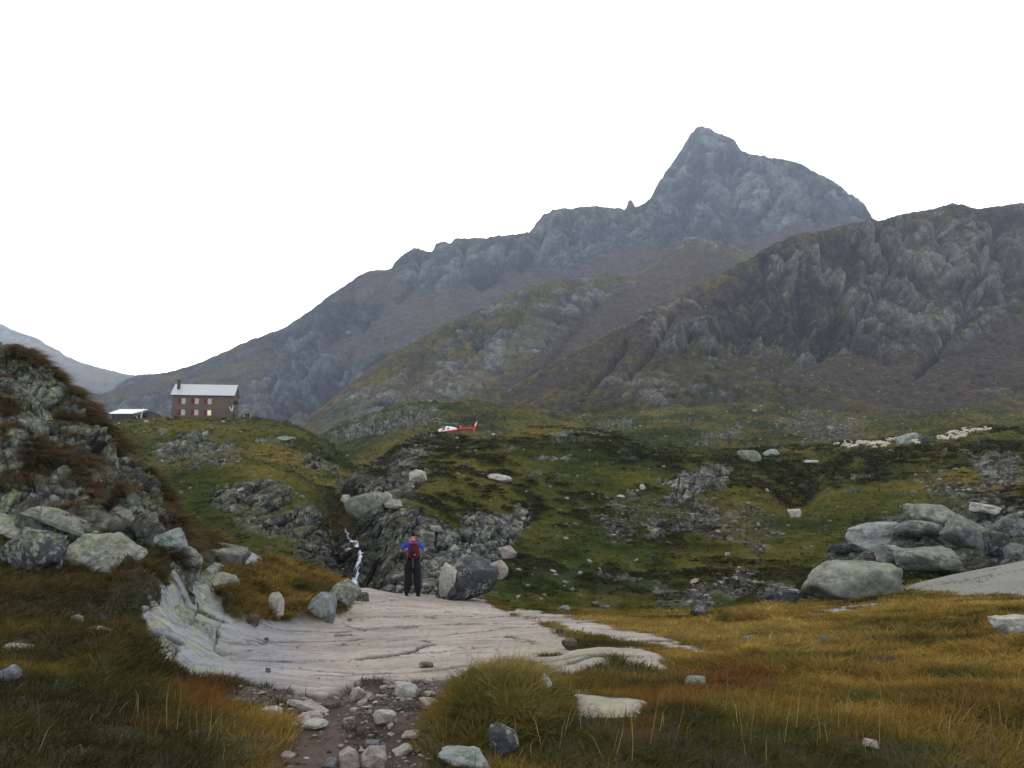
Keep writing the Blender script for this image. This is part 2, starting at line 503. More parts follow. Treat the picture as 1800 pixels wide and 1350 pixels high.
crest = [(-300, 760), (180, 695), (240, 663), (290, 658), (350, 641), (400, 622), (450, 600), (490, 585), (540, 553), (590, 514),
         (630, 486), (655, 477), (685, 474), (700, 455), (735, 440), (758, 443), (768, 429), (782, 427), (790, 431), (802, 423), (840, 423),
         (880, 418), (930, 412), (945, 396), (960, 378), (985, 373), (1020, 370), (1060, 368), (1085, 371), (1100, 374), (1104, 361),
         (1110, 358), (1117, 369), (1135, 360), (1155, 330), (1175, 300), (1195, 270), (1215, 240), (1228, 228), (1243, 231),
         (1262, 240), (1288, 250), (1300, 263), (1340, 279), (1370, 285), (1400, 293), (1430, 309), (1465, 326), (1490, 345),
         (1520, 366), (1536, 391), (1560, 420), (1700, 520), (2100, 640)]
mid1 = [(-300, 800), (240, 700), (400, 665), (500, 630), (600, 590), (700, 560), (850, 505), (950, 480), (1050, 440), (1150, 410),
        (1230, 390), (1290, 405), (1400, 400), (1540, 410), (1700, 530), (2100, 650)]
mid2 = [(-300, 830), (240, 745), (400, 725), (560, 690), (700, 630), (850, 570), (1000, 520), (1150, 465), (1290, 440), (1540, 430), (2100, 660)]
YC = [(-300, 1350), (240, 1450), (600, 1600), (950, 1800), (1228, 2000), (1540, 1750), (2100, 1700)]
sc = lambda k: [(a, b * k) for a, b in YC]
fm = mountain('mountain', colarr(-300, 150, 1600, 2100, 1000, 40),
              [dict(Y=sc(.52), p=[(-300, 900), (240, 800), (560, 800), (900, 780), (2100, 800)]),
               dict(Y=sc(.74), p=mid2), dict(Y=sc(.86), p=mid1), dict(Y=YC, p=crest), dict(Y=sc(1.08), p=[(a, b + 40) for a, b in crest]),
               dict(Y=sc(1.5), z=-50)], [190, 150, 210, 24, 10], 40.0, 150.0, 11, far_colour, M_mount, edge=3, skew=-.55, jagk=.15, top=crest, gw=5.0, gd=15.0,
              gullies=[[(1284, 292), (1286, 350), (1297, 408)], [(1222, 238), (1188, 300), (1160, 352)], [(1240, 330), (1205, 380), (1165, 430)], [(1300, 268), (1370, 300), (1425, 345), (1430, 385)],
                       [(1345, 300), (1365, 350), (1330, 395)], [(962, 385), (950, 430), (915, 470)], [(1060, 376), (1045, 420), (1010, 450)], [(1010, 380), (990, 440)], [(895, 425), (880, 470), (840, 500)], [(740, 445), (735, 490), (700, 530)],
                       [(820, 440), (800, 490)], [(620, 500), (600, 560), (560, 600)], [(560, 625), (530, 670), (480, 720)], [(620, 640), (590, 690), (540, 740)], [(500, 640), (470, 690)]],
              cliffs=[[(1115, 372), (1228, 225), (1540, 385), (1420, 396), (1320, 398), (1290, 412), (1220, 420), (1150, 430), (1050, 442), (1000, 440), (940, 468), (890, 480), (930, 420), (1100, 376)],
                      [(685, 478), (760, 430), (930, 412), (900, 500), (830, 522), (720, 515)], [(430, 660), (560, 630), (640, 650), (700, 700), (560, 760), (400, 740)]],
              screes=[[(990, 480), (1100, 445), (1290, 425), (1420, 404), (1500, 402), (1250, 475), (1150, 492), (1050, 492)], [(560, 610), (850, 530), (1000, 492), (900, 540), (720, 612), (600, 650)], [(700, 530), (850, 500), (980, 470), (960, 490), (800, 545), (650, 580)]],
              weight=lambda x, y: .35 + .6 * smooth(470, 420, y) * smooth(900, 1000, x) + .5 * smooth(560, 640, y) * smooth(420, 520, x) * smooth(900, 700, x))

lr_crest = [(-700, 380), (-300, 470), (-100, 535), (0, 574), (60, 598), (130, 634), (200, 655), (240, 662), (300, 690), (420, 740)]
lf = mountain('mountain_ridge', np.linspace(-700, 420, 330),
              [dict(Y=1500, p=[(-700, 800), (420, 800)]), dict(Y=2000, p=[(a, b * .45 + 770 * .55) for a, b in lr_crest]),
               dict(Y=2400, p=lr_crest), dict(Y=2700, z=200), dict(Y=3000, z=-50)], [70, 90, 10, 4], 26.0, 170.0, 77,
              far_colour, M_mount, edge=2)

def spur_colour(S, P):
    I = S.info; px, py = S.px, S.py
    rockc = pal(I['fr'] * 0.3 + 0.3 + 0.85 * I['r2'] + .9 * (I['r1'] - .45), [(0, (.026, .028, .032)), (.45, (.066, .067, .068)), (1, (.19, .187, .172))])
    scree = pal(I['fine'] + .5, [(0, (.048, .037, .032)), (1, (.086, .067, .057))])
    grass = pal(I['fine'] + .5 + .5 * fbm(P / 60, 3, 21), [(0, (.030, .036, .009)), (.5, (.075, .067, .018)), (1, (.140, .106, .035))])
    sl = I['n'][..., 2]
    c = mixc(rockc, scree, smooth(0.2, -0.2, I['rough'] - 0.3 + 0.25 * I['r2'] + 1.0 * (I['r1'] - .45) + .6 * I['clf'] - .8 * I['scr']) * .9)
    g = smooth(-.14, .04, fbm(P / 34 * np.array([1.2, .6, .6]), 5, 305, .65) + (sl - .66) * .5)
    g = g * (1 - .35 * I['clf']) * (1 - .75 * I['scr'])
    c = mixc(c, grass, g * .9)
    return c, (1 - g * .9) * smooth(-.2, .2, I['rough'] - .3 + .25 * I['r2'] + 1.0 * (I['r1'] - .45))

sp_crest = [(-100, 900), (400, 800), (500, 765), (560, 725), (600, 690), (640, 662), (680, 632), (720, 609), (773, 583), (850, 545), (917, 513), (960, 503), (1000, 497),
            (1040, 489), (1075, 488), (1110, 490), (1150, 470), (1190, 440), (1230, 425), (1300, 445), (1500, 540), (2000, 700)]
sp_mid = [(a, b * .55 + .45 * 770) for a, b in sp_crest]
YS = [(-100, 700), (560, 760), (900, 1000), (1230, 1250), (2000, 1300)]
ss = lambda k: [(a, b * k) for a, b in YS]
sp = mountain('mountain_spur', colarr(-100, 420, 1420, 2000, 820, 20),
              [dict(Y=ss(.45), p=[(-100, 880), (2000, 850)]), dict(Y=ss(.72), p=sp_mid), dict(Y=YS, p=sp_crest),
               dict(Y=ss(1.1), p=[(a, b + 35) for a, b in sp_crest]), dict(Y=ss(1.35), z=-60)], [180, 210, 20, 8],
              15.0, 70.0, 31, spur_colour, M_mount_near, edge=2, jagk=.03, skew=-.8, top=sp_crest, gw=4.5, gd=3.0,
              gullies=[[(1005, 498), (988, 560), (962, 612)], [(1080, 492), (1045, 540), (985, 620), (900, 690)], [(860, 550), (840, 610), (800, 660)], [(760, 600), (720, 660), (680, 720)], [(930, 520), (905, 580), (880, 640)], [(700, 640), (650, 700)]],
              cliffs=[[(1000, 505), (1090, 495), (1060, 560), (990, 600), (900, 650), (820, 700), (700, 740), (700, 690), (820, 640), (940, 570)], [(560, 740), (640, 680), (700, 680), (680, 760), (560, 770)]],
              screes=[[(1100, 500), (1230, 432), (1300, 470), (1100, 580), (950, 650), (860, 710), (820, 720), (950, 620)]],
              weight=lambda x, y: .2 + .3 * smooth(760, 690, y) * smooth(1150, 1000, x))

def near_colour(S, P):
    I = S.info; px, py = S.px, S.py
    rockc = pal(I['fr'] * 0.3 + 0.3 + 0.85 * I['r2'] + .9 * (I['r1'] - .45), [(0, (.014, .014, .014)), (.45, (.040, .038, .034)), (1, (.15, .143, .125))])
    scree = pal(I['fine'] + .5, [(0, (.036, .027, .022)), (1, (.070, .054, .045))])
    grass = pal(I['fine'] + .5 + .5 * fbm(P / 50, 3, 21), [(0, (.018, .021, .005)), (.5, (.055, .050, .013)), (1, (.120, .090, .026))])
    sl = I['n'][..., 2]
    low = smooth(560, 680, py + 40 * fbm(P / 90, 3, 8))
    c = mixc(rockc, scree, np.clip(smooth(0.2, -0.2, I['rough'] - 0.3 + 0.25 * I['r2'] + 1.0 * (I['r1'] - .45) - .5 * low + .6 * I['clf'] - .8 * I['scr']) , 0, 1))
    g = smooth(-.12, .04, fbm(P / 26 * np.array([1.4, .6, .6]), 5, 305, .65) + (sl - .68) * .8 - .16 * smooth(640, 580, py) * smooth(1100, 1250, px) + .10 * (I['r1'] < .5))
    g = g * (1 - .35 * I['clf']) * (1 - .75 * I['scr'])
    c = mixc(c, grass, g * .9)
    return c, (1 - g * .9) * smooth(-.2, .2, I['rough'] - .3 + .25 * I['r2'] + 1.0 * (I['r1'] - .45))

nr_crest = [(300, 800), (700, 765), (840, 712), (900, 682), (1000, 627), (1100, 574), (1200, 519), (1300, 468), (1380, 425), (1450, 407), (1500, 397),
            (1540, 390), (1600, 380), (1650, 371), (1675, 362), (1690, 360), (1712, 366), (1760, 365), (1800, 364), (1900, 368), (2400, 420)]
nr_mid = [(300, 830), (700, 790), (840, 745), (1000, 690), (1200, 630), (1400, 585), (1600, 560), (1800, 555), (2400, 560)]
nr_low = [(300, 850), (700, 800), (840, 765), (1000, 745), (1200, 725), (1400, 712), (1600, 705), (1800, 700), (2400, 700)]
YN = [(300, 560), (840, 620), (1000, 680), (1300, 820), (1540, 930), (1800, 950), (2400, 950)]
sn = lambda k: [(a, b * k) for a, b in YN]
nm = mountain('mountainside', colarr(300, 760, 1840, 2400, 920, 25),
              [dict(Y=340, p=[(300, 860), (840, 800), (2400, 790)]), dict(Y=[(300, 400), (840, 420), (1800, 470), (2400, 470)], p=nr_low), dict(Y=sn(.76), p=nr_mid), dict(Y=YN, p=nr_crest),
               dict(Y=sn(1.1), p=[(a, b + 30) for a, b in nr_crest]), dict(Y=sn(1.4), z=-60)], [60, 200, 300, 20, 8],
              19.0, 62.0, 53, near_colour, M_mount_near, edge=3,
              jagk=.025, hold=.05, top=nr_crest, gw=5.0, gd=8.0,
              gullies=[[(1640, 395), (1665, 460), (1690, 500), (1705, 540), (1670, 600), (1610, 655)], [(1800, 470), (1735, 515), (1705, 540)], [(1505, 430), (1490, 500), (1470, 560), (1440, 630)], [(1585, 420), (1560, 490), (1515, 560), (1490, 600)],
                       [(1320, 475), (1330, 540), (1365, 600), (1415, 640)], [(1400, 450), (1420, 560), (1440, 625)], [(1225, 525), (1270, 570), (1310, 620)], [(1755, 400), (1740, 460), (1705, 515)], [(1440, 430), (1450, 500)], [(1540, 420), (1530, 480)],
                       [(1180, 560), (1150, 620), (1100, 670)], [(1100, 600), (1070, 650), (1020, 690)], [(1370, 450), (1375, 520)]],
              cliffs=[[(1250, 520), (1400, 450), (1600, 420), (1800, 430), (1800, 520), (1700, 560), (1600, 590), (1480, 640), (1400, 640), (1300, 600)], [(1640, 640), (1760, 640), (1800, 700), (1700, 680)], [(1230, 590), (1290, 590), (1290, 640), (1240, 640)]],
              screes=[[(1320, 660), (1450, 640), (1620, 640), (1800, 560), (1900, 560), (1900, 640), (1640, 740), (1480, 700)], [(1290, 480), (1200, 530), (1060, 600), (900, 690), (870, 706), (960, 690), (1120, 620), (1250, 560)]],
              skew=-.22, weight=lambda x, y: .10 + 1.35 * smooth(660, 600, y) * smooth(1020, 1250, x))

# ------------------------------------------------------------------ MIDDLE GROUND
B_lines = [
 dict(Y=20, z=-11),
 dict(Y=[(-300, 40), (300, 44), (595, 42), (1000, 42), (1300, 40), (1420, 40), (1800, 42)],
      p=[(-300, 1000), (300, 1005), (500, 1040), (595, 1032), (660, 1045), (800, 1065), (1000, 1095), (1200, 1100), (1300, 1098), (1400, 1075), (1500, 1062), (1650, 1045), (1800, 1010), (2200, 980)]),
 dict(Y=[(-300, 54), (560, 54), (625, 49), (700, 52), (1000, 56), (1800, 56)],
      p=[(-300, 940), (300, 945), (450, 935), (560, 950), (600, 975), (625, 950), (660, 950), (720, 960), (800, 965), (1000, 1000), (1200, 1015), (1400, 1015), (1500, 985), (1600, 960), (1800, 935), (2200, 900)]),
 dict(Y=[(-300, 70), (560, 72), (630, 60), (700, 62), (1000, 74), (1800, 72)],
      p=[(-300, 850), (250, 842), (330, 815), (400, 804), (450, 806), (500, 820), (540, 842), (575, 872), (600, 892), (618, 905), (640, 888), (680, 895), (740, 885), (800, 890), (1000, 905), (1200, 920), (1400, 920), (1500, 905), (1600, 885), (1800, 860), (2200, 840)]),
 dict(Y=[(-300, 92), (600, 88), (640, 78), (700, 80), (1000, 94), (1800, 92)],
      p=[(-300, 850), (250, 850), (400, 850), (550, 862), (600, 862), (640, 852), (680, 840), (740, 822), (800, 812), (900, 800), (1000, 800), (1100, 815), (1300, 845), (1400, 872), (1440, 850), (1500, 835), (1600, 830), (1800, 815), (2200, 800)]),
 dict(Y=[(-300, 120), (560, 120), (700, 112), (1000, 118), (1300, 125), (1800, 125)],
      p=[(-300, 820), (250, 822), (350, 808), (450, 800), (520, 805), (590, 830), (640, 846), (680, 812), (720, 785), (770, 768), (850, 772), (950, 757), (1050, 757), (1120, 774), (1180, 798), (1300, 806), (1370, 812), (1440, 812), (1500, 800), (1600, 788), (1800, 778), (2200, 770)]),
 dict(Y=[(-300, 175), (300, 172), (560, 160), (640, 150), (900, 160), (1300, 158), (1800, 160)],
      p=[(-300, 748), (200, 743), (240, 740), (300, 737), (430, 738), (500, 747), (550, 768), (600, 802), (640, 835), (660, 822), (700, 802), (760, 785), (900, 790), (1100, 795), (1200, 796), (1300, 795), (1450, 787), (1560, 780), (1640, 776), (1700, 762), (1745, 757), (1800, 764), (2200, 770)]),
 dict(Y=[(-300, 205), (560, 195), (640, 190), (900, 200), (1800, 205)],
      p=[(-300, 790), (300, 785), (500, 805), (600, 820), (640, 822), (700, 790), (760, 778), (900, 785), (1200, 792), (1400, 788), (1600, 785), (1800, 778), (2200, 775)]),
 dict(Y=250,
      p=[(-300, 810), (300, 810), (500, 810), (580, 800), (640, 782), (700, 770), (760, 764), (860, 763), (960, 764), (1050, 762), (1200, 757), (1250, 756), (1300, 768), (1400, 770), (1500, 778), (1620, 762), (1800, 752), (2200, 750)]),
 dict(Y=320,
      p=[(-300, 830), (400, 830), (500, 800), (560, 766), (600, 750), (640, 735), (700, 718), (780, 709), (820, 708), (870, 714), (960, 722), (990, 738), (1060, 738), (1150, 742), (1250, 745), (1350, 750), (1450, 755), (1600, 740), (1680, 724), (1760, 738), (1800, 735), (2200, 740)]),
 dict(Y=400,
      p=[(-300, 850), (500, 840), (700, 760), (820, 735), (960, 735), (1100, 728), (1300, 715), (1400, 712), (1500, 730), (1650, 735), (1800, 725), (2200, 725)]),
 dict(Y=520, z=-20)]
TB = Sheet(colarr(-300, 200, 1840, 2200, 1250, 40), B_lines, [14, 150, 170, 140, 110, 120, 30, 60, 70, 50, 6])
P0 = TB.P.copy(); px, py = TB.px, TB.py; Yd = P0[..., 1]
# rock outcrops of the middle ground: (outline in frame pixels, strength)
ROCKS = [
 [(345, 870), (400, 850), (470, 835), (520, 860), (500, 905), (430, 915), (380, 900)],
 [(400, 915), (470, 895), (540, 880), (600, 900), (640, 950), (610, 1030), (500, 1020), (520, 960), (440, 935)],
 [(540, 905), (620, 910), (640, 870), (700, 880), (715, 915), (660, 960), (700, 1040), (560, 1040)],
 [(640, 960), (720, 900), (790, 930), (860, 920), (880, 960), (840, 1060), (660, 1060)],
 [(800, 905), (930, 895), (940, 925), (880, 990), (820, 1000)],
 [(640, 860), (690, 845), (740, 850), (720, 900), (650, 905)],
 [(590, 845), (620, 838), (680, 842), (690, 870), (590, 875)],
 [(520, 800), (560, 800), (600, 830), (590, 845), (540, 835)],
 [(265, 790), (350, 760), (440, 790), (400, 805), (280, 825)],
 [(445, 775), (500, 765), (520, 780), (470, 790)],
 [(560, 770), (620, 745), (690, 722), (760, 715), (790, 735), (740, 760), (660, 765), (600, 785)],
 [(660, 830), (720, 790), (760, 785), (740, 820), (700, 840)],
 [(1130, 905), (1180, 905), (1175, 955), (1140, 960)],
 [(1150, 850), (1230, 818), (1290, 820), (1280, 870), (1200, 890)],
 [(1230, 760), (1300, 756), (1310, 770), (1240, 780)],
 [(1040, 745), (1110, 742), (1110, 757), (1050, 760)],
 [(960, 762), (1080, 764), (1060, 782), (975, 785)],
 [(1690, 800), (1800, 800), (1800, 850), (1720, 860)],
 [(1340, 1020), (1400, 1030), (1400, 1075), (1330, 1075)],
 [(1500, 935), (1610, 890), (1800, 890), (1840, 1010), (1600, 1010), (1440, 1050), (1430, 1000)],
]
SCREE = [
 [(1060, 870), (1200, 880), (1300, 880), (1380, 905), (1360, 950), (1330, 985), (1280, 960), (1200, 935), (1100, 930)],
 [(1260, 1010), (1310, 1005), (1340, 1040), (1290, 1050), (1250, 1040)],
 [(1150, 1040), (1250, 1030), (1250, 1075), (1150, 1075)],
 [(300, 800), (400, 785), (430, 800), (330, 835)],
 [(1020, 880), (1120, 925), (1110, 960), (1040, 925)],
 [(1360, 755), (1420, 720), (1500, 745), (1530, 775), (1450, 780)],
 [(1600, 840), (1800, 860), (1800, 900), (1650, 880)],
 [(690, 800), (760, 770), (780, 780), (720, 830)],
]
nz = fbm(P0 / 3.0, 4, 401, .6)
nz2 = fbm(P0 / 14.0, 4, 402, .6)
rock = np.zeros(px.shape)
for pl in ROCKS:
    d = inpoly(px, py, pl)
    rock = np.maximum(rock, smooth(-3, 9, d + 16 * nz - 1))
rock *= smooth(30, 36, Yd)
free = (1 - .6 * smooth(680, 600, px)) * smooth(.42, .54, fbm(P0 / np.array([9., 9., 5.]), 5, 403, .62) + .05 * (TB.normals()[..., 2] < .8))
rock = np.maximum(rock, free * .95)
scree = np.zeros(px.shape)
for pl in SCREE:
    scree = np.maximum(scree, smooth(-8, 8, inpoly(px, py, pl) + 20 * nz + 10 * nz2))
scree = np.clip(scree - rock, 0, 1) * (.35 + .65 * smooth(-.15, .2, nz))
# relief
sc_ = np.clip(Yd / 110.0, .35, 2.6)
hum = fbm(P0 / 11.0, 4, 410) * .9 * sc_ + fbm(P0 / 3.2, 4, 411) * .22 * sc_ ** .7
crd = np.minimum(1, .5 + np.abs(np.gradient(TB.py, axis=0)) * 2)
plat = smooth(170, 230, px) * smooth(480, 430, px) * smooth(150, 162, Yd) * smooth(200, 190, Yd)
z = P0[..., 2] + hum * .9 * (1 - .93 * plat)
Qw = P0 + 1.4 * np.stack([nz, fbm(P0 / 3, 3, 404), nz], -1)
# tilted strata: rotate the cell space so that slabs dip down to the left, as in the gorge
ca, sa = math.cos(math.radians(38)), math.sin(math.radians(38))
def strata(Qw, k):
    u = Qw[..., 0] * ca + Qw[..., 2] * sa; v = -Qw[..., 0] * sa + Qw[..., 2] * ca
    return np.stack([u / 3.2, Qw[..., 1] / 2.4, v / .9], -1) / k
f1, e1, r1_ = facets(strata(Qw, 1.5), 5)
f2, e2, r2_ = facets(strata(Qw, .55), 6)
rk = rock * smooth(.0, .12, rock)
dis = rk * (f1 * .95 + f2 * .42 + .35) * np.clip(sc_, .5, 1.6)
crev = rk * (smooth(.13, 0, e1) * .5 + smooth(.12, 0, e2) * .15)
nB = TB.normals()
TB.P = P0.copy()
TB.P[..., 2] = z
TB.P += (nB * .8 + np.array([0, -.35, .1])) * (dis - crev)[..., None]
tus = np.maximum(0, fbm(P0 / np.array([1.1, 1.1, 1.1]), 3, 421)) * (1 - rk)
tus2 = smooth(.0, .35, fbm(P0 / np.array([2.6, 1.8, 1.8]), 3, 425)) * (1 - rk)
TB.P[..., 2] += tus * .5 * np.clip(sc_, .5, 2) + tus2 * .35 * (1 - plat) * (.3 + .7 * smooth(600, 680, px))
f3, e3, r3_ = facets(P0 / .45, 12)
TB.P[..., 2] += scree * (f3 * .13 + .05)
# the stream bed
STREAM = [(640, 84), (618, 76), (604, 70), (606, 64), (616, 58), (624, 54.5), (632, 51.5), (636, 49.5), (628, 47), (614, 44.6), (596, 42.4), (578, 40), (560, 37)]
sY = np.array([s_[1] for s_ in STREAM])[::-1]; sX = np.array([s_[0] for s_ in STREAM])[::-1]
cpx = np.interp(Yd, sY, sX)
dm = np.abs(px - cpx) / FPX * Yd
TB.P[..., 2] -= (1.5 * smooth(2.6, .4, dm)) * smooth(34, 40, Yd) * smooth(76, 66, Yd)
wet = smooth(3.0, 1.0, dm + .6 * nz) * smooth(34, 40, Yd) * smooth(90, 74, Yd)
# dark gully right of centre
gd = np.abs(px - np.interp(Yd, [80, 100, 125, 140], [1395, 1408, 1440, 1470])) / FPX * Yd
TB.P[..., 2] -= 1.1 * smooth(3.5, .5, gd) * smooth(70, 84, Yd) * smooth(150, 128, Yd)
TB.n2 = TB.normals()
dry = fbm(P0 / 22.0, 4, 430) + .35 * fbm(P0 / 4.0, 3, 431)
# convex tops are ochre, flanks green to dark
top = smooth(.78, .97, nB[..., 2])
grassc = pal(.38 + .55 * dry + .30 * (top - .5), [(0, (.010, .014, .003)), (.35, (.034, .046, .006)), (.6, (.080, .078, .012)), (1, (.17, .122, .024))])
heath = np.array([.010, .010, .0045])
grassc = mixc(grassc, heath, np.clip(smooth(.02, .22, fbm(P0 / np.array([2.6, 1.8, 1.8]), 3, 425)) * smooth(-.2, .3, fbm(P0 / 30, 3, 433)+.1), 0, 1) * .8 * (.25 + .75 * smooth(600, 680, px)))
rockc = pal(r2_ * .55 + .22 + .5 * nz, [(0, (.045, .047, .048)), (.45, (.125, .127, .118)), (1, (.30, .30, .26))])
lich = smooth(.1, .3, fbm(P0 / 1.3, 4, 440, .6))
rockc = mixc(rockc, (.17, .19, .10), lich * .45)
rockc = mixc(rockc, (.012, .012, .010), np.maximum(smooth(.10, 0, e1), .6 * smooth(.08, 0, e2)) * .8)
mossy = smooth(.05, .25, nz2 * .6 + nz * .5 + (TB.n2[..., 2] - .75) * .8)
screec = pal(r3_, [(0, (.022, .020, .017)), (.5, (.055, .050, .044)), (1, (.15, .135, .12))])
c = mixc(grassc, screec, scree * .85)
c = mixc(c, rockc, rk * (1 - .8 * mossy))
c = mixc(c, c * .35, wet) * .85
M_mid = tint_mat('hill_turf_and_rock', fine=2.5, amp=.55, bump=.8, bscale=3.0, bdist=.3, detail=8, spec=.1, cell=1.5, cellamp=.5, cellsq=(1, .8, 1.8), cellbump=.8, speck=2.6, speckamt=.6)
TB.build('hills', M_mid, c, alpha=np.clip(rk * (1 - .8 * mossy) + .6 * scree, 0, 1)); tag(TB.obj, kind='structure')
TB.rk = rk; TB.prep()
# ------------------------------------------------------------------ FOREGROUND
EDGE = [(-900, 760), (0, 835), (250, 885), (350, 932), (450, 975), (500, 998), (545, 1016), (580, 1022), (640, 1034), (700, 1042), (780, 1047), (850, 1054),
        (900, 1070), (1000, 1073), (1100, 1080), (1200, 1087), (1290, 1084), (1400, 1066), (1500, 1052), (1560, 1042), (1620, 1025), (1700, 1005), (1800, 984), (1950, 955), (2700, 900)]
EY = [(-900, 25), (500, 24), (700, 23), (850, 23.5), (1000, 25), (1200, 27), (1500, 30), (1800, 34), (2700, 34)]
eo = lambda d: [(a, b + d) for a, b in EY]
A_lines = [
 dict(Y=.5, z=[(-900, -1.45), (0, -1.45), (900, -1.55), (2700, -1.6)]),
 dict(Y=3, z=[(-900, -.9), (0, -1.22), (400, -1.46), (900, -1.56), (1400, -1.6), (2700, -1.6)]),
 dict(Y=5, p=[(-900, 1120), (0, 1215), (300, 1262), (600, 1290), (900, 1280), (1200, 1290), (1800, 1300), (2700, 1300)]),
 dict(Y=7.5, p=[(-900, 1000), (0, 1095), (200, 1130), (400, 1190), (700, 1213), (1000, 1205), (1400, 1212), (1800, 1205), (2700, 1200)]),
 dict(Y=11, p=[(-900, 900), (0, 985), (170, 1010), (290, 1060), (340, 1100), (420, 1135), (600, 1147), (900, 1140), (1200, 1146), (1500, 1145), (1800, 1122), (2700, 1100)]),
 dict(Y=15, p=[(-900, 840), (0, 915), (150, 945), (300, 975), (350, 1010), (420, 1060), (500, 1088), (600, 1099), (800, 1100), (1000, 1102), (1300, 1108), (1500, 1095), (1800, 1075), (2700, 1040)]),
 dict(Y=20, p=[(-900, 800), (0, 868), (200, 898), (330, 945), (430, 985), (520, 1030), (580, 1052), (700, 1061), (900, 1080), (1000, 1085), (1200, 1094), (1350, 1085), (1500, 1072), (1650, 1060), (1800, 1052), (2700, 1010)]),
 dict(Y=EY, p=EDGE),
 dict(Y=eo(2.5), p=[(a, b + 28) for a, b in EDGE]),
 dict(Y=eo(22), z=-14)]
TA = Sheet(colarr(-900, -60, 1860, 2700, 1500, 60), A_lines, [24, 60, 150, 130, 130, 90, 60, 14, 16])
P0 = TA.P.copy(); px, py = TA.px, TA.py; Yd = P0[..., 1]
SLAB = [[(520, 1218), (430, 1196), (330, 1192), (285, 1150), (262, 1090), (300, 1040), (335, 1000), (380, 985), (410, 960), (440, 950), (500, 985), (560, 1012), (640, 1024), (780, 1037), (850, 1050),
         (880, 1072), (960, 1098), (1010, 1130), (1000, 1150), (900, 1165), (830, 1190), (760, 1192), (650, 1200), (600, 1212)],
        [(930, 1158), (1060, 1140), (1130, 1143), (1185, 1172), (1170, 1185), (1080, 1170), (1000, 1190), (940, 1178)],
        [(1000, 1213), (1060, 1225), (1135, 1238), (1120, 1262), (1020, 1275)],
        [(870, 1058), (1000, 1080), (1100, 1105), (1270, 1148), (1240, 1156), (1050, 1122), (900, 1088)],
        [(1415, 1078), (1500, 1060), (1590, 1056), (1560, 1068), (1430, 1088)],
        [(1555, 1042), (1650, 1005), (1800, 965), (1950, 930), (2300, 930), (2300, 1060), (1800, 1054), (1650, 1045)],
        [(130, 1095), (210, 1090), (230, 1110), (150, 1115)], [(20, 875), (70, 850), (190, 895), (215, 915), (150, 905), (90, 885)],
        [(930, 1185), (960, 1195), (975, 1225), (955, 1225)]]
ISL = [(378, 1045), (395, 1015), (450, 1000), (560, 1012), (600, 1045), (608, 1085), (560, 1102), (450, 1102), (395, 1085)]
DIRT = [(370, 1235), (430, 1192), (520, 1212), (640, 1190), (790, 1185), (830, 1200), (770, 1245), (745, 1290), (760, 1350), (800, 1500), (300, 1900), (480, 1350), (530, 1310), (490, 1260)]
nz = fbm(P0 / .6, 4, 501, .6)
nzb = fbm(P0 / 2.5, 4, 502, .6)
slab = np.zeros(px.shape)
for k, pl in enumerate(SLAB):
    slab = np.maximum(slab, smooth(-2, 5, inpoly(px, py, pl) + (10 if k else 11) * nz - (2 if k else 0)))
isl = smooth(-6, 14, inpoly(px, py, ISL) + 6 * nz)
slab *= 1 - smooth(.1, .4, isl)
marg = np.zeros(px.shape)
for k, pl in enumerate(SLAB):
    marg = np.maximum(marg, smooth(-55, -5, inpoly(px, py, pl)))
marg *= 1 - smooth(.1, .4, isl)
dirt = smooth(-6, 10, inpoly(px, py, DIRT) + 16 * nz + 8 * nzb) * (1 - slab)
# extra lichened rock plates on the left bank
PLATE = [[(325, 1010), (355, 985), (415, 1000), (395, 1050), (350, 1040)], [(400, 940), (430, 930), (510, 985), (490, 1005), (410, 990)],
         [(250, 1080), (330, 1060), (330, 1130), (300, 1150), (255, 1110)], [(0, 1130), (60, 1128), (60, 1145), (0, 1150)]]
plate = np.zeros(px.shape)
for pl in PLATE:
    plate = np.maximum(plate, smooth(-3, 4, inpoly(px, py, pl) + 8 * nz))
plate *= 1 - smooth(.1, .4, isl)
leftw = smooth(470, 330, px + 40 * nzb) * np.maximum(slab, plate)     # stepped and lichened side
rkA = np.maximum(slab, plate)
z = P0[..., 2].copy()
veg = (1 - rkA) * (1 - dirt)
tuss = fbm(P0 / .9, 3, 511)
z += veg * (1 - .8 * marg) * (.55 + .45 * smooth(7, 11, Yd)) * (.10 * np.clip(fbm(P0 / 2.2, 3, 510), -1, 1) + .14 * np.maximum(0, tuss) + .05) * smooth(.5, 4, Yd)
z += isl * (.20 + .10 * tuss)
MOUNDS = [([(790, 1300), (800, 1235), (860, 1190), (950, 1190), (980, 1240), (950, 1300)], .13, 30), ([(940, 1175), (1050, 1140), (1130, 1143), (1180, 1170), (1100, 1178), (1000, 1190)], .09, 26), ([(1000, 1220), (1130, 1238), (1110, 1262), (1030, 1272)], .05, 20),
          ([(200, 1000), (320, 1000), (345, 1060), (260, 1090), (190, 1050)], .25, 30), ([(80, 1110), (240, 1110), (270, 1190), (180, 1210), (60, 1160)], .16, 30)]
mound = np.zeros(px.shape)
for pl, hh, sf in MOUNDS:
    mound += hh * smooth(-sf * .3, sf, inpoly(px, py, pl) + 8 * nz)
z += mound * (1 + .4 * tuss)
z += slab * (.05 * fbm(P0 / np.array([3.5, 2.0, 2.0]), 4, 515) + .006 * fbm(P0 / .35, 4, 516, .65))
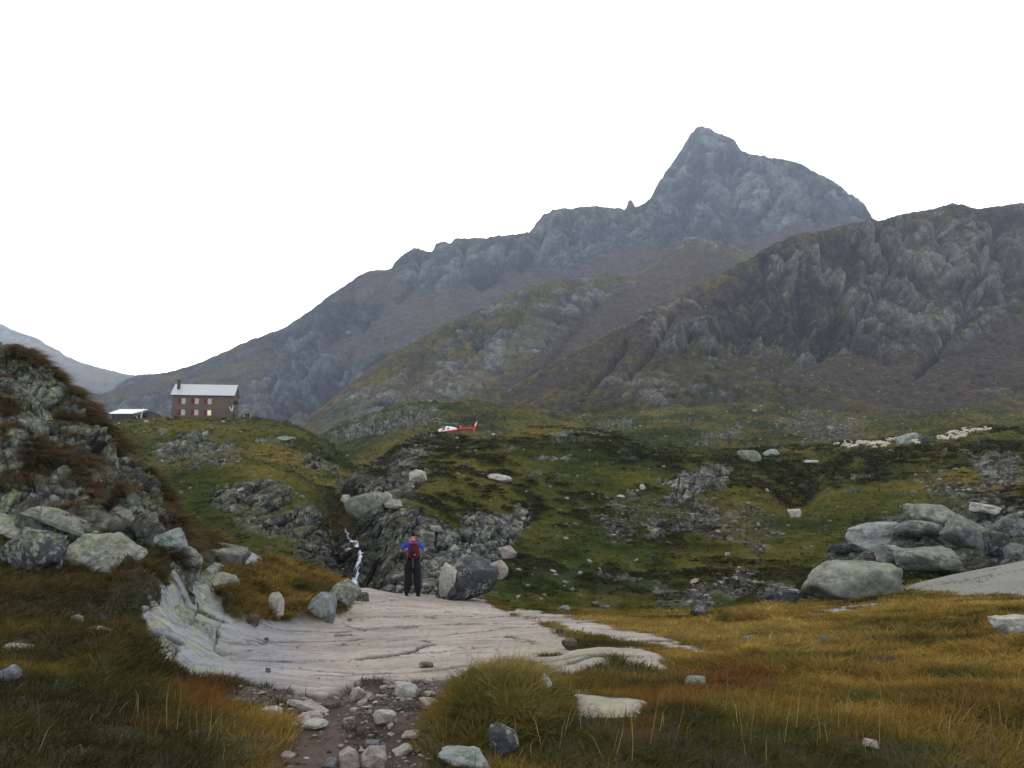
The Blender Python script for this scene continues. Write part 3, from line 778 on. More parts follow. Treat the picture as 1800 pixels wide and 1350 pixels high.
# low steps and cracks in the glaciated slab
u = P0[..., 0] * .82 + P0[..., 1] * .57; v = -P0[..., 0] * .57 + P0[..., 1] * .82
Qs = np.stack([u / 3.2, v / .9, P0[..., 2] * 0], -1) + .16 * np.stack([nzb, nz, nz], -1)
fs, es, rs = facets(Qs, 21)
z += slab * (1 - leftw) * (rs - .5) * .045
Ql = np.stack([u / 1.3, v / .7, P0[..., 2] / .8], -1) + .3 * np.stack([nz, nz, nz], -1)
fl, el, rl = facets(Ql, 22)
Pd = np.stack([P0[..., 0] * 1.6 + .35 * P0[..., 1], P0[..., 1] * .38, P0[..., 2] * .4], -1)
nd = fbm(Pd / .6, 5, 519, .6)
fd, ed, rd = facets(Pd * np.array([.7, .9, 1]) / .75 + .12 * nd[..., None], 24)
z += leftw * ((rd - .5) * .10 + .05 * nd)
edgeok = slab * (1 - leftw) * (fbm(P0 / 1.7, 3, 530) > -.2)
crk = smooth(.035, .0, es) * edgeok
z -= crk * .035 + leftw * smooth(.06, 0, ed) * .04
f4, e4, r4 = facets(P0 / .16, 23)
z += dirt * (.035 * fbm(P0 / .5, 4, 520) + .018 * np.maximum(0, f4) - .03)
TA.P[..., 2] = z
nA = TA.normals()
slabc = pal(.5 + .5 * nzb + .25 * nz, [(0, (.195, .168, .132)), (.5, (.30, .264, .215)), (1, (.40, .358, .298))])
slabc = mixc(slabc, pal(.5 + .9 * nd + .4 * (rd - .5), [(0, (.15, .14, .13)), (.5, (.27, .265, .25)), (1, (.40, .39, .36))]), leftw)
blue = smooth(600, 470, px + 60 * nzb)
slabc = mixc(slabc, (.20, .215, .235), blue * .8)
streak = smooth(.12, .4, fbm(np.stack([u / .9, v / .12, z], -1), 4, 540, .6))
slabc = mixc(slabc, (.20, .17, .15), streak * .35 * (1 - leftw))
spots = smooth(.28, .42, fbm(P0 / .12, 4, 541, .7))
slabc = mixc(slabc, (.10, .09, .08), spots * .7)
slabc = mixc(slabc, (.15, .135, .115), smooth(.08, .35, fbm(P0 / np.array([1.6, .7, .7]), 5, 548, .65)) * .5 * (1 - leftw))
lich = smooth(-.02, .22, fbm(Pd / .22, 4, 545, .65)) * np.clip(leftw + .5 * smooth(1300, 1600, px) + .7 * (px > 900) * (px < 1300) * (py > 1130), 0, 1)
slabc = mixc(slabc, (.25, .27, .12), lich * .65)
slabc = mixc(slabc, (.15, .16, .125), smooth(1400, 1600, px) * .75)
slabc = mixc(slabc, (.035, .03, .026), np.maximum(crk, leftw * smooth(.05, 0, ed) * .9) * .9)
dirtc = pal(.5 + .6 * nz + .3 * r4, [(0, (.012, .009, .006)), (.5, (.030, .021, .014)), (1, (.075, .053, .038))])
ggr = pal(.5 + .6 * nzb + .3 * nz, [(0, (.008, .009, .002)), (.5, (.018, .017, .004)), (1, (.036, .028, .007))])
c = mixc(ggr, dirtc, dirt)
c = mixc(c, slabc, rkA)
M_fg = tint_mat('foreground_ground', fine=14, amp=.22, bump=.5, bscale=16, bdist=.03, detail=9, spec=.25, rough=.85, cell=2.4, cellamp=.2, cellsq=(1, 1, 1), cellbump=.3, speck=14, speckamt=.6)
TA.build('ground', M_fg, c, alpha=leftw * .8); tag(TA.obj, kind='structure')
TA.rk = rkA; TA.marg = marg; TA.dirt = dirt; TA.isl = isl; TA.veg = veg * smooth(.55, .9, 1 - rkA); TA.prep()

# the crag at the left
CR = [(-900, 330), (-300, 500), (-100, 570), (0, 603), (30, 608), (60, 628), (110, 668), (150, 708), (190, 752), (230, 800), (260, 845), (285, 890), (300, 925), (335, 985), (400, 1060)]
C_lines = [
 dict(Y=11.4, z=-4.5),
 dict(Y=12.6, p=[(-900, 860), (-100, 872), (0, 872), (150, 900), (270, 930), (330, 1000), (400, 1085)]),
 dict(Y=14.2, p=[(-900, 660), (-100, 735), (0, 750), (100, 780), (200, 850), (280, 920), (330, 995), (400, 1075)]),
 dict(Y=15.2, p=[(-900, 460), (-100, 630), (0, 660), (60, 680), (120, 735), (200, 810), (280, 902), (330, 990), (400, 1068)]),
 dict(Y=16.4, p=CR), dict(Y=18, p=[(a, b + 22) for a, b in CR]), dict(Y=23, z=-4)]
TC = Sheet(colarr(-900, -40, 300, 345, 520, 26), C_lines, [60, 110, 110, 70, 24, 12])
P0 = TC.P.copy(); px, py = TC.px, TC.py
nz = fbm(P0 / .5, 4, 601, .6); nzb = fbm(P0 / 1.6, 4, 602, .6)
nC = TC.normals()
Qw = P0 + .22 * np.stack([nz, nzb, nz], -1)
f1, e1, r1_ = facets(Qw / np.array([.75, .75, 1.0]), 31)
f2, e2, r2_ = facets(Qw / np.array([.26, .26, .34]), 32)
cfade = smooth(0, 60, np.abs(np.arange(TC.R) - 350))[:, None] * .6 + .4
h = (.33 * f1 + .10 * f2 + .40 * nzb + .12 * nz) * cfade - .12 * smooth(.10, 0, e1) - .03 * smooth(.1, 0, e2)
h *= smooth(11.6, 13.2, P0[..., 1])
TC.P = P0 + nC * h[..., None]
n2 = TC.normals()
ledge = smooth(.45, .75, n2[..., 2] + .25 * nzb) + smooth(.15, .35, nzb + .15 * fbm(P0 / 1.1, 3, 609))
ledge = np.clip(ledge, 0, 1) * .7
rockc = pal(r2_ * .5 + .25 + .5 * nz, [(0, (.035, .038, .036)), (.5, (.08, .088, .08)), (1, (.17, .18, .15))])
rockc = mixc(rockc, (.13, .16, .06), smooth(.0, .25, fbm(P0 / .25, 4, 610, .65)) * .55)
rockc = mixc(rockc, (.28, .31, .28), smooth(.22, .36, fbm(P0 / .35, 4, 612, .65)) * .5)
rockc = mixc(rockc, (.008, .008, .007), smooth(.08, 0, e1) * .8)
c = mixc(rockc, (.022, .013, .008), ledge * .85)
M_crag = tint_mat('crag_rock', fine=9, amp=.4, bump=.8, bscale=10, bdist=.05, detail=9, spec=.15, cell=3.2, cellamp=.5, cellbump=.8, speck=9, speckamt=.3)
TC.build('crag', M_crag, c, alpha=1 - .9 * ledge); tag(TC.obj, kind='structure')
TC.ledge = ledge; TC.n2 = n2; TC.prep()
SHEETS = [TC, TA, TB]
def hit(px, py, sheets=None):
    """nearest terrain point seen at a frame position"""
    best = None
    for s_ in (sheets or SHEETS):
        h_ = s_.hit(px, py)
        if h_ is not None and (best is None or h_[0][1] < best[0][1]):
            best = (h_[0], h_[1], s_)
    return best
# ------------------------------------------------------------------ GRASS, HEATH, SCREE (things nobody could count)
def sample_sheet(S, n, weight, lo=0, hi=None, power=.55):
    """random cells of a sheet, weighted by area**power * weight; returns (points, r, c)"""
    P = S.P
    a = np.linalg.norm(np.cross(P[1:, :-1] - P[:-1, :-1], P[:-1, 1:] - P[:-1, :-1]), axis=-1)
    wgt = (a ** power) * weight[:-1, :-1]
    cum = np.cumsum(wgt.ravel()); cum /= cum[-1]
    i = np.searchsorted(cum, RNG.random(n))
    r, c = np.divmod(i, S.C - 1)
    u = RNG.random(n)[:, None]; v = RNG.random(n)[:, None]
    pt = P[r, c] * (1 - u) * (1 - v) + P[r, c + 1] * u * (1 - v) + P[r + 1, c] * (1 - u) * v + P[r + 1, c + 1] * u * v
    return pt, r, c

def seen(S, tol=14):
    return (S.spy <= S.run + tol).astype(float)

def blades(base, direc, length, width, bend, colr):
    """curved tapering blades, three triangles each"""
    n = len(base)
    side = np.cross(direc, RNG.normal(size=(n, 3))); side /= np.linalg.norm(side, axis=1, keepdims=True) + 1e-9
    m = base + direc * (length * .55)[:, None] + bend * (length * .16)[:, None]
    t = base + direc * (length * .92)[:, None] + bend * (length * .62)[:, None]
    hw = (width / 2)[:, None] * side
    V = np.stack([base - hw, base + hw, m - hw * .75, m + hw * .75, t], 1)
    k = np.arange(n)[:, None] * 5
    F = np.concatenate([k + [0, 1, 3], k + [0, 3, 2], k + [2, 3, 4]], 0)
    C = np.repeat(colr[:, None], 5, 1)
    return V.reshape(-1, 3), F, C.reshape(-1, 3)

def tussocks(cen, per, spread, L, Wd, upl, lean, colr, cvar=.25, splay=.55):
    n = len(cen); N = n * per
    idx = np.repeat(np.arange(n), per)
    a = RNG.random(N) * 2 * math.pi; rr = np.sqrt(RNG.random(N))
    off = np.stack([np.cos(a), np.sin(a), 0 * a], -1)
    sp_ = np.asarray(spread) if np.ndim(spread) else np.full(n, spread)
    base = cen[idx] + off * (rr * sp_[idx])[:, None]
    base[:, 2] -= .02
    d = upl[idx] + off * (rr * splay)[:, None] + RNG.normal(size=(N, 3)) * .16
    d /= np.linalg.norm(d, axis=1, keepdims=True)
    ln = (L[idx] if np.ndim(L) else np.full(N, L)) * (.55 + .7 * RNG.random(N))
    wd = (Wd[idx] if np.ndim(Wd) else np.full(N, Wd))
    bend = off * (.3 + .7 * rr)[:, None] + lean[idx] + RNG.normal(size=(N, 3)) * .2
    bend[:, 2] -= .35
    col = colr[idx] * (1 + cvar * RNG.normal(size=(N, 1))).clip(.35, 2)
    straw = RNG.random(N) < .12
    col[straw] = col[straw] * .4 + np.array([.17, .13, .055]) * .6
    return blades(base, d, ln, wd, bend, col)

M_grass = tint_mat('grass_blades', rough=.75, fine=3, amp=.35, bump=0, spec=.08, transl=.25)
def grass_obj(name, parts, kind='stuff', mat=None):
    V = np.concatenate([p[0] for p in parts]); C = np.concatenate([p[2] for p in parts])
    off = np.cumsum([0] + [len(p[0]) for p in parts[:-1]])
    F = np.concatenate([p[1] + o for p, o in zip(parts, off)])
    o = mesh_obj(name, V, F, mat=mat or M_grass, colr=np.clip(C, 0, 1))
    if kind: o['kind'] = kind
    return o

UP = np.array([0, 0, 1.0])
GREEN = np.array([.060, .060, .012]); OCH = np.array([.26, .158, .030]); RUST = np.array([.15, .062, .016]); DARK = np.array([.030, .031, .009])
GOLD = np.array([.36, .255, .065])
def meadow_colour(P, px, py):
    n1 = fbm(P / 1.6, 3, 701); n2 = fbm(P / .5, 3, 702); n3 = fbm(P / 4.0, 2, 703)
    t = .45 + .55 * n1 + .35 * n2 + .35 * n3
    t = t + .16 * smooth(1000, 1300, px) * smooth(1330, 1150, py) + .10 * smooth(900, 1200, px) - .32 * smooth(460, 250, px)  # left grass is a darker green, with corner shade also put into its colour
    c = pal(t, [(0, DARK), (.35, GREEN), (.62, (GREEN + OCH) / 2 * 1.1), (.85, OCH), (1.15, GOLD)])
    band = smooth(26, 8, np.abs(py - np.interp(px, [850, 1000, 1290, 1500, 1800], [1085, 1100, 1115, 1125, 1110])))* smooth(900, 1050, px) * smooth(1700, 1400, px)
    c = mixc(c, GOLD * .9, np.clip(band * (.6 + n1), 0, .8))
    ru = np.zeros(len(P))
    for (cx, cy, rx, ry, s_) in [(1290, 1195, 70, 22, .9), (1180, 1235, 80, 22, .6), (1130, 1290, 60, 25, .45), (350, 1220, 50, 45, .8), (270, 1270, 50, 30, .4), (800, 1290, 40, 20, .5), (1700, 1240, 100, 30, .3)]:
        ru = np.maximum(ru, s_ * smooth(1.6, .3, np.hypot((px - cx) / rx, (py - cy) / ry) - .8 * n2))
    c = mixc(c, RUST, ru)
    br = smooth(520, 300, px) * smooth(1250, 1000, py)
    c = mixc(c, np.array([.085, .050, .020]), br * (.45 + .4 * n1).clip(0, 1))
    return c

visA = seen(TA, 25) * (TA.px > -380) * (TA.px < 2350) * (TA.P[..., 1] > 2.2)
parts = []
vegA = np.clip(TA.veg, 0, 1) * visA
pt, r, c_ = sample_sheet(TA, 19000, vegA * (.25 + smooth(-.1, .3, fbm(TA.P / .8, 3, 710))))
gx, gy = TA.px[r, c_], TA.spy[r, c_]
col = meadow_colour(pt, gx, gy)
D = np.linalg.norm(pt, axis=1)
Lh = (1 - .5 * TA.marg[r, c_]) * (.6 + .4 * smooth(6, 11, D)) * (.10 + .07 * RNG.random(len(pt))) * (1 + .4 * smooth(12, 25, D)) * (.8 + .5 * smooth(-.2, .4, fbm(pt / 3, 2, 712)))
wd = np.clip(D * .00095, .004, .03)
lean = np.tile(np.array([.35, .1, 0]), (len(pt), 1)) + np.stack([fbm(pt / 2, 2, 714), fbm(pt / 2, 2, 715), 0 * D], -1)
parts.append(tussocks(pt, 20, .07 + .06 * smooth(8, 25, D), Lh, wd, np.tile(UP, (len(pt), 1)), lean, col))
# short turf between the tussocks
pt, r, c_ = sample_sheet(TA, 185000, vegA)
gx, gy = TA.px[r, c_], TA.spy[r, c_]
D = np.linalg.norm(pt, axis=1)
col = meadow_colour(pt, gx, gy) * (.75 + .3 * RNG.random((len(pt), 1)))
d = UP + RNG.normal(size=(len(pt), 3)) * .35; d /= np.linalg.norm(d, axis=1, keepdims=True)
bend = RNG.normal(size=(len(pt), 3)) * .4 + np.array([.3, 0, -.2])
parts.append(blades(pt - [0, 0, .01], d, .05 + .06 * RNG.random(len(pt)), np.clip(D * .0010, .004, .03), bend, col))
nearm = vegA * smooth(9.5, 6.0, TA.P[..., 1]) * (TA.P[..., 1] > 3.0)
pt, r, c_ = sample_sheet(TA, 5200, nearm, power=.75)
col = meadow_colour(pt, TA.px[r, c_], TA.spy[r, c_])
parts.append(tussocks(pt, 34, .07, (1 - .45 * TA.marg[r, c_]) * (.05 + .05 * RNG.random(len(pt))), np.full(len(pt), .0042), np.tile(UP, (len(pt), 1)), np.tile([.3, .1, 0], (len(pt), 1)) + RNG.normal(size=(len(pt), 3)) * .3, col, splay=.8))
# the long grass of the mound on the slab and of the big tussock beside the path
vm = smooth(.2, .6, TA.isl) * visA
pt, r, c_ = sample_sheet(TA, 800, vm)
n2_ = fbm(pt / .5, 3, 720)
col = mixc(np.array([.10, .070, .020]), np.array([.19, .125, .035]), (.5 + n2_).clip(0, 1))
parts.append(tussocks(pt, 42, .08, .13 + .07 * RNG.random(len(pt)), np.full(len(pt), .010), np.tile(UP, (len(pt), 1)), np.tile([.1, -.35, -.25], (len(pt), 1)), col, splay=.7))
big = smooth(-8, 12, inpoly(TA.px, TA.spy, [(785, 1305), (800, 1235), (860, 1190), (945, 1188), (975, 1240), (955, 1300)])) * visA
pt, r, c_ = sample_sheet(TA, 330, big)
n2_ = fbm(pt / .25, 3, 721)
col = mixc(np.array([.055, .065, .016]), np.array([.21, .165, .045]), (.4 + n2_ + .6 * smooth(1240, 1180, TA.spy[r, c_])).clip(0, 1))
parts.append(tussocks(pt, 60, .045, .08 + .08 * RNG.random(len(pt)), np.full(len(pt), .0045), np.tile(UP, (len(pt), 1)), RNG.normal(size=(len(pt), 3)) * .5, col, splay=.6))
# thin straw stalks with seed heads
st = np.zeros(TA.px.shape)
for pl in [[(770, 1310), (790, 1200), (860, 1165), (970, 1170), (1000, 1320)], [(860, 1350), (900, 1290), (1150, 1260), (1800, 1250), (1800, 1345), (900, 1348)], [(380, 1100), (400, 1030), (580, 1020), (600, 1080)],
           [(0, 1300), (300, 1240), (480, 1300), (480, 1345), (0, 1345)]]:
    st = np.maximum(st, (inpoly(TA.px, TA.spy, pl) > 0) * 1.0)
pt, r, c_ = sample_sheet(TA, 330, st * visA * TA.veg)
d = UP + RNG.normal(size=(len(pt), 3)) * .16 + [.12, 0, 0]; d /= np.linalg.norm(d, axis=1, keepdims=True)
L_ = .12 + .16 * RNG.random(len(pt))
parts.append(blades(pt, d, L_, np.full(len(pt), .0032), RNG.normal(size=(len(pt), 3)) * .3, np.tile([.30, .235, .10], (len(pt), 1)) * (.6 + .6 * RNG.random((len(pt), 1)))))
grass_obj('grass', parts)
# sparse tufts in the dirt and at slab joints
dp, r, c_ = sample_sheet(TA, 120, smooth(.3, .8, TA.dirt) * smooth(.15, .3, fbm(TA.P / .5, 3, 730)) * visA)
if len(dp):
    grass_obj('path_grass', [tussocks(dp, 22, .04, .05 + .05 * RNG.random(len(dp)), np.full(len(dp), .005), np.tile(UP, (len(dp), 1)), RNG.normal(size=(len(dp), 3)) * .3, np.tile([.035, .035, .010], (len(dp), 1)))])

# rust-brown hanging grass on the crag
visC = seen(TC, 12) * (TC.px > -200)
HANG = [[(25, 600), (70, 615), (145, 680), (150, 735), (115, 740), (85, 700), (55, 650), (30, 625)], [(150, 690), (200, 740), (225, 790), (200, 800), (170, 770), (150, 740)],
        [(240, 810), (290, 890), (330, 960), (290, 950), (255, 870)], [(0, 670), (20, 690), (30, 750), (0, 770)], [(20, 790), (60, 760), (110, 780), (190, 840), (215, 860), (160, 880), (140, 850), (60, 850), (0, 850)],
        [(280, 900), (340, 980), (330, 1010), (250, 960), (290, 930)]]
hm = np.zeros(TC.px.shape)
nh = fbm(TC.P / .4, 3, 740)
for pl in HANG:
    hm = np.maximum(hm, smooth(-6, 8, inpoly(TC.px, TC.spy, pl) + 18 * nh))
hm = np.maximum(hm, smooth(.55, .9, TC.ledge + .4 * nh) * .15)
hm *= smooth(-.25, .05, fbm(TC.P / .8, 3, 745))
hm = hm * visC
pt, r, c_ = sample_sheet(TC, 1500, hm, power=.7)
nn = TC.n2[r, c_]
down = nn * 1.0 + np.array([0, 0, .55]); down /= np.linalg.norm(down, axis=1, keepdims=True)
lean = nn * .5 + np.array([.25, -.1, -.9])
n3_ = fbm(pt / .6, 3, 741)
col = mixc(np.array([.030, .026, .010]), np.array([.115, .078, .042]), (.55 + 1.1 * n3_ + .3 * smooth(760, 640, TC.spy[r, c_])).clip(0, 1))
grass_obj('hanging_grass', [tussocks(pt, 62, .10, .12 + .11 * RNG.random(len(pt)), np.full(len(pt), .0075), down, lean, col, splay=.5)])

# tufts and heath cushions over the middle ground
visB = seen(TB, 10) * (TB.px > -100) * (TB.px < 1900) * (TB.P[..., 1] > 36)
vegB = (1 - TB.rk) * visB
pt, r, c_ = sample_sheet(TB, 26000, vegB, power=.6)
D = np.linalg.norm(pt, axis=1)
dr = fbm(pt / 22.0, 4, 430) + .35 * fbm(pt / 4.0, 3, 431)
col = pal(.38 + .55 * dr + .15 * RNG.normal(size=len(pt)), [(0, (.012, .016, .003)), (.35, (.038, .050, .007)), (.6, (.095, .090, .014)), (1, (.20, .145, .030))])
tuf = tussocks(pt, 7, .25 * (D / 90).clip(.6, 1.6), .20 * (D / 90).clip(.7, 1.6), (D * .0012).clip(.04, .3), np.tile(UP, (len(pt), 1)), RNG.normal(size=(len(pt), 3)) * .3, col, splay=.8)
grass_obj('hill_grass', [tuf])
hw = smooth(.03, .16, fbm(TB.P / np.array([2.6, 1.8, 1.8]), 3, 425)) * smooth(-.2, .3, fbm(TB.P / 30, 3, 433) + .1) * vegB * (TB.P[..., 1] < 200) * (.12 + .88 * smooth(600, 690, TB.px))
pt, r, c_ = sample_sheet(TB, 7500, hw, power=.6)
D = np.linalg.norm(pt, axis=1)
col = mixc(np.array([.010, .011, .004]), np.array([.026, .026, .008]), RNG.random(len(pt)))
grass_obj('heath', [tussocks(pt, 30, .34 * (D / 70).clip(.6, 1.5), .24 * (D / 80).clip(.7, 1.5), (D * .0008).clip(.03, .2), np.tile(UP, (len(pt), 1)), RNG.normal(size=(len(pt), 3)) * .3, col, splay=1.3)])

# ------------------------------------------------------------------ STONES
def ico(sub):
    bm = bmesh.new(); bmesh.ops.create_icosphere(bm, subdivisions=sub, radius=1.0)
    V = np.array([v.co[:] for v in bm.verts]); F = np.array([[v.index for v in f.verts] for f in bm.faces]); bm.free()
    return V, F
ICO = {k: ico(k) for k in (1, 2, 3, 4, 5)}

def rock_geo(seed, dims, sub=4, cuts=14, rnd=.0, noise=.05, flat_top=0.0):
    """block bounded by random fracture planes, edges worn by `rnd`, surface broken by noise"""
    rg = np.random.default_rng(seed)
    V, F = ICO[sub]
    N = rg.normal(size=(cuts, 3)); N /= np.linalg.norm(N, axis=1, keepdims=True)
    N = np.concatenate([N, np.eye(3) + rg.normal(size=(3, 3)) * .18, -np.eye(3) + rg.normal(size=(3, 3)) * .18])
    N /= np.linalg.norm(N, axis=1, keepdims=True)
    hgt = .72 + .3 * rg.random(len(N))
    d = V @ N.T
    rr = np.where(d > .05, hgt[None] / np.maximum(d, .05), 9)
    k = 7 if rnd > .5 else (14 if rnd > .2 else 40)
    r = -np.log(np.exp(-k * rr).sum(1)) / k
    r = r / np.median(r)
    P = V * r[:, None]
    o = rg.random(3) * 50
    fz, fe, fr = facets(P * 2.2 + o, seed % 97)
    P = P * (1 + noise * 1.3 * fbm(P * 1.6 + o, 4, seed) + noise * .7 * fz * (1 - rnd) - .035 * smooth(.08, 0, fe) * (1 - rnd))[:, None]
    P = P / (np.abs(P).max(0))
    return P * np.array(dims) / 2, F, fr, fe

M_rock = tint_mat('boulder_rock', fine=11, amp=.32, bump=.7, bscale=14, bdist=.03, detail=9, spec=.2, rough=.9, speck=16, speckamt=.5)
M_rock_far = tint_mat('hill_boulder_rock', fine=2.6, amp=.4, bump=.8, bscale=3.5, bdist=.12, detail=9, spec=.15, rough=.9, speck=4.5, speckamt=.5)
TINTS = dict(grey=((.07, .075, .075), (.17, .172, .165)), blue=((.095, .11, .125), (.20, .225, .24)), dark=((.022, .024, .027), (.06, .064, .068)), pale=((.26, .25, .22), (.44, .42, .37)),
             beige=((.20, .165, .14), (.36, .31, .27)), green=((.08, .086, .072), (.21, .215, .18)), brown=((.055, .038, .028), (.12, .085, .066)), teal=((.15, .17, .155), (.30, .33, .30)), pink=((.20, .15, .135), (.34, .27, .25)))
def rock_obj(name, seed, dims, tint, sub=4, cuts=14, rnd=0.0, noise=.05, lichen=0.0, mat=None, rot=None):
    P, F, fr, fe = rock_geo(seed, dims, sub, cuts, rnd, noise)
    a, b = TINTS[tint]
    s_ = max(dims)
    t = .45 + .35 * (fr - .5) + .9 * fbm(P / s_ * 4, 5, seed + 3, .65)
    col = mixc(np.array(a), np.array(b), t.clip(0, 1))
    if rot is not None: P = P @ np.array(rot).T
    if lichen > 0:
        up = smooth(-.1, .5, P[:, 2] / dims[2])
        l = smooth(.02, .25, fbm(P / s_ * 7, 4, seed + 8, .65) + .18 * up) * lichen
        col = mixc(col, (.24, .26, .12), l * up * .55)
        l2 = smooth(.2, .32, fbm(P / s_ * 9, 4, seed + 9, .65)) * lichen
        col = mixc(col, (.36, .37, .33), l2 * .5)
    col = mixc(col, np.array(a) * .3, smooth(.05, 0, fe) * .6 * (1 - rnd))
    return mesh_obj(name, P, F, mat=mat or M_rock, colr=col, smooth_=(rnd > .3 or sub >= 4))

def plate(label, px, py, w, d, seed, tint='pale', rot=(-20, 35, 20), th=.14, lichen=.7, sheets=None):
    lift = .16 if th > .2 else -.01
    """a flat slab of rock lying in the slope; w, d in frame pixels"""
    hh = hit(px, py, sheets)
    if hh is None: print('no ground', label); return
    p = hh[0]; k = p[1] / FPX
    o = rock_obj('rock_plate', seed, (w * k, d * k, th), tint, sub=5, cuts=6, rnd=0, lichen=lichen, noise=.035, rot=euler(*rot))
    o.location = (p[0], p[1], p[2] + lift)
    return tag(o, label, 'rock slab')

def euler(x, y, z_):
    return Matrix.Rotation(math.radians(z_), 3, 'Z') @ Matrix.Rotation(math.radians(y), 3, 'Y') @ Matrix.Rotation(math.radians(x), 3, 'X')

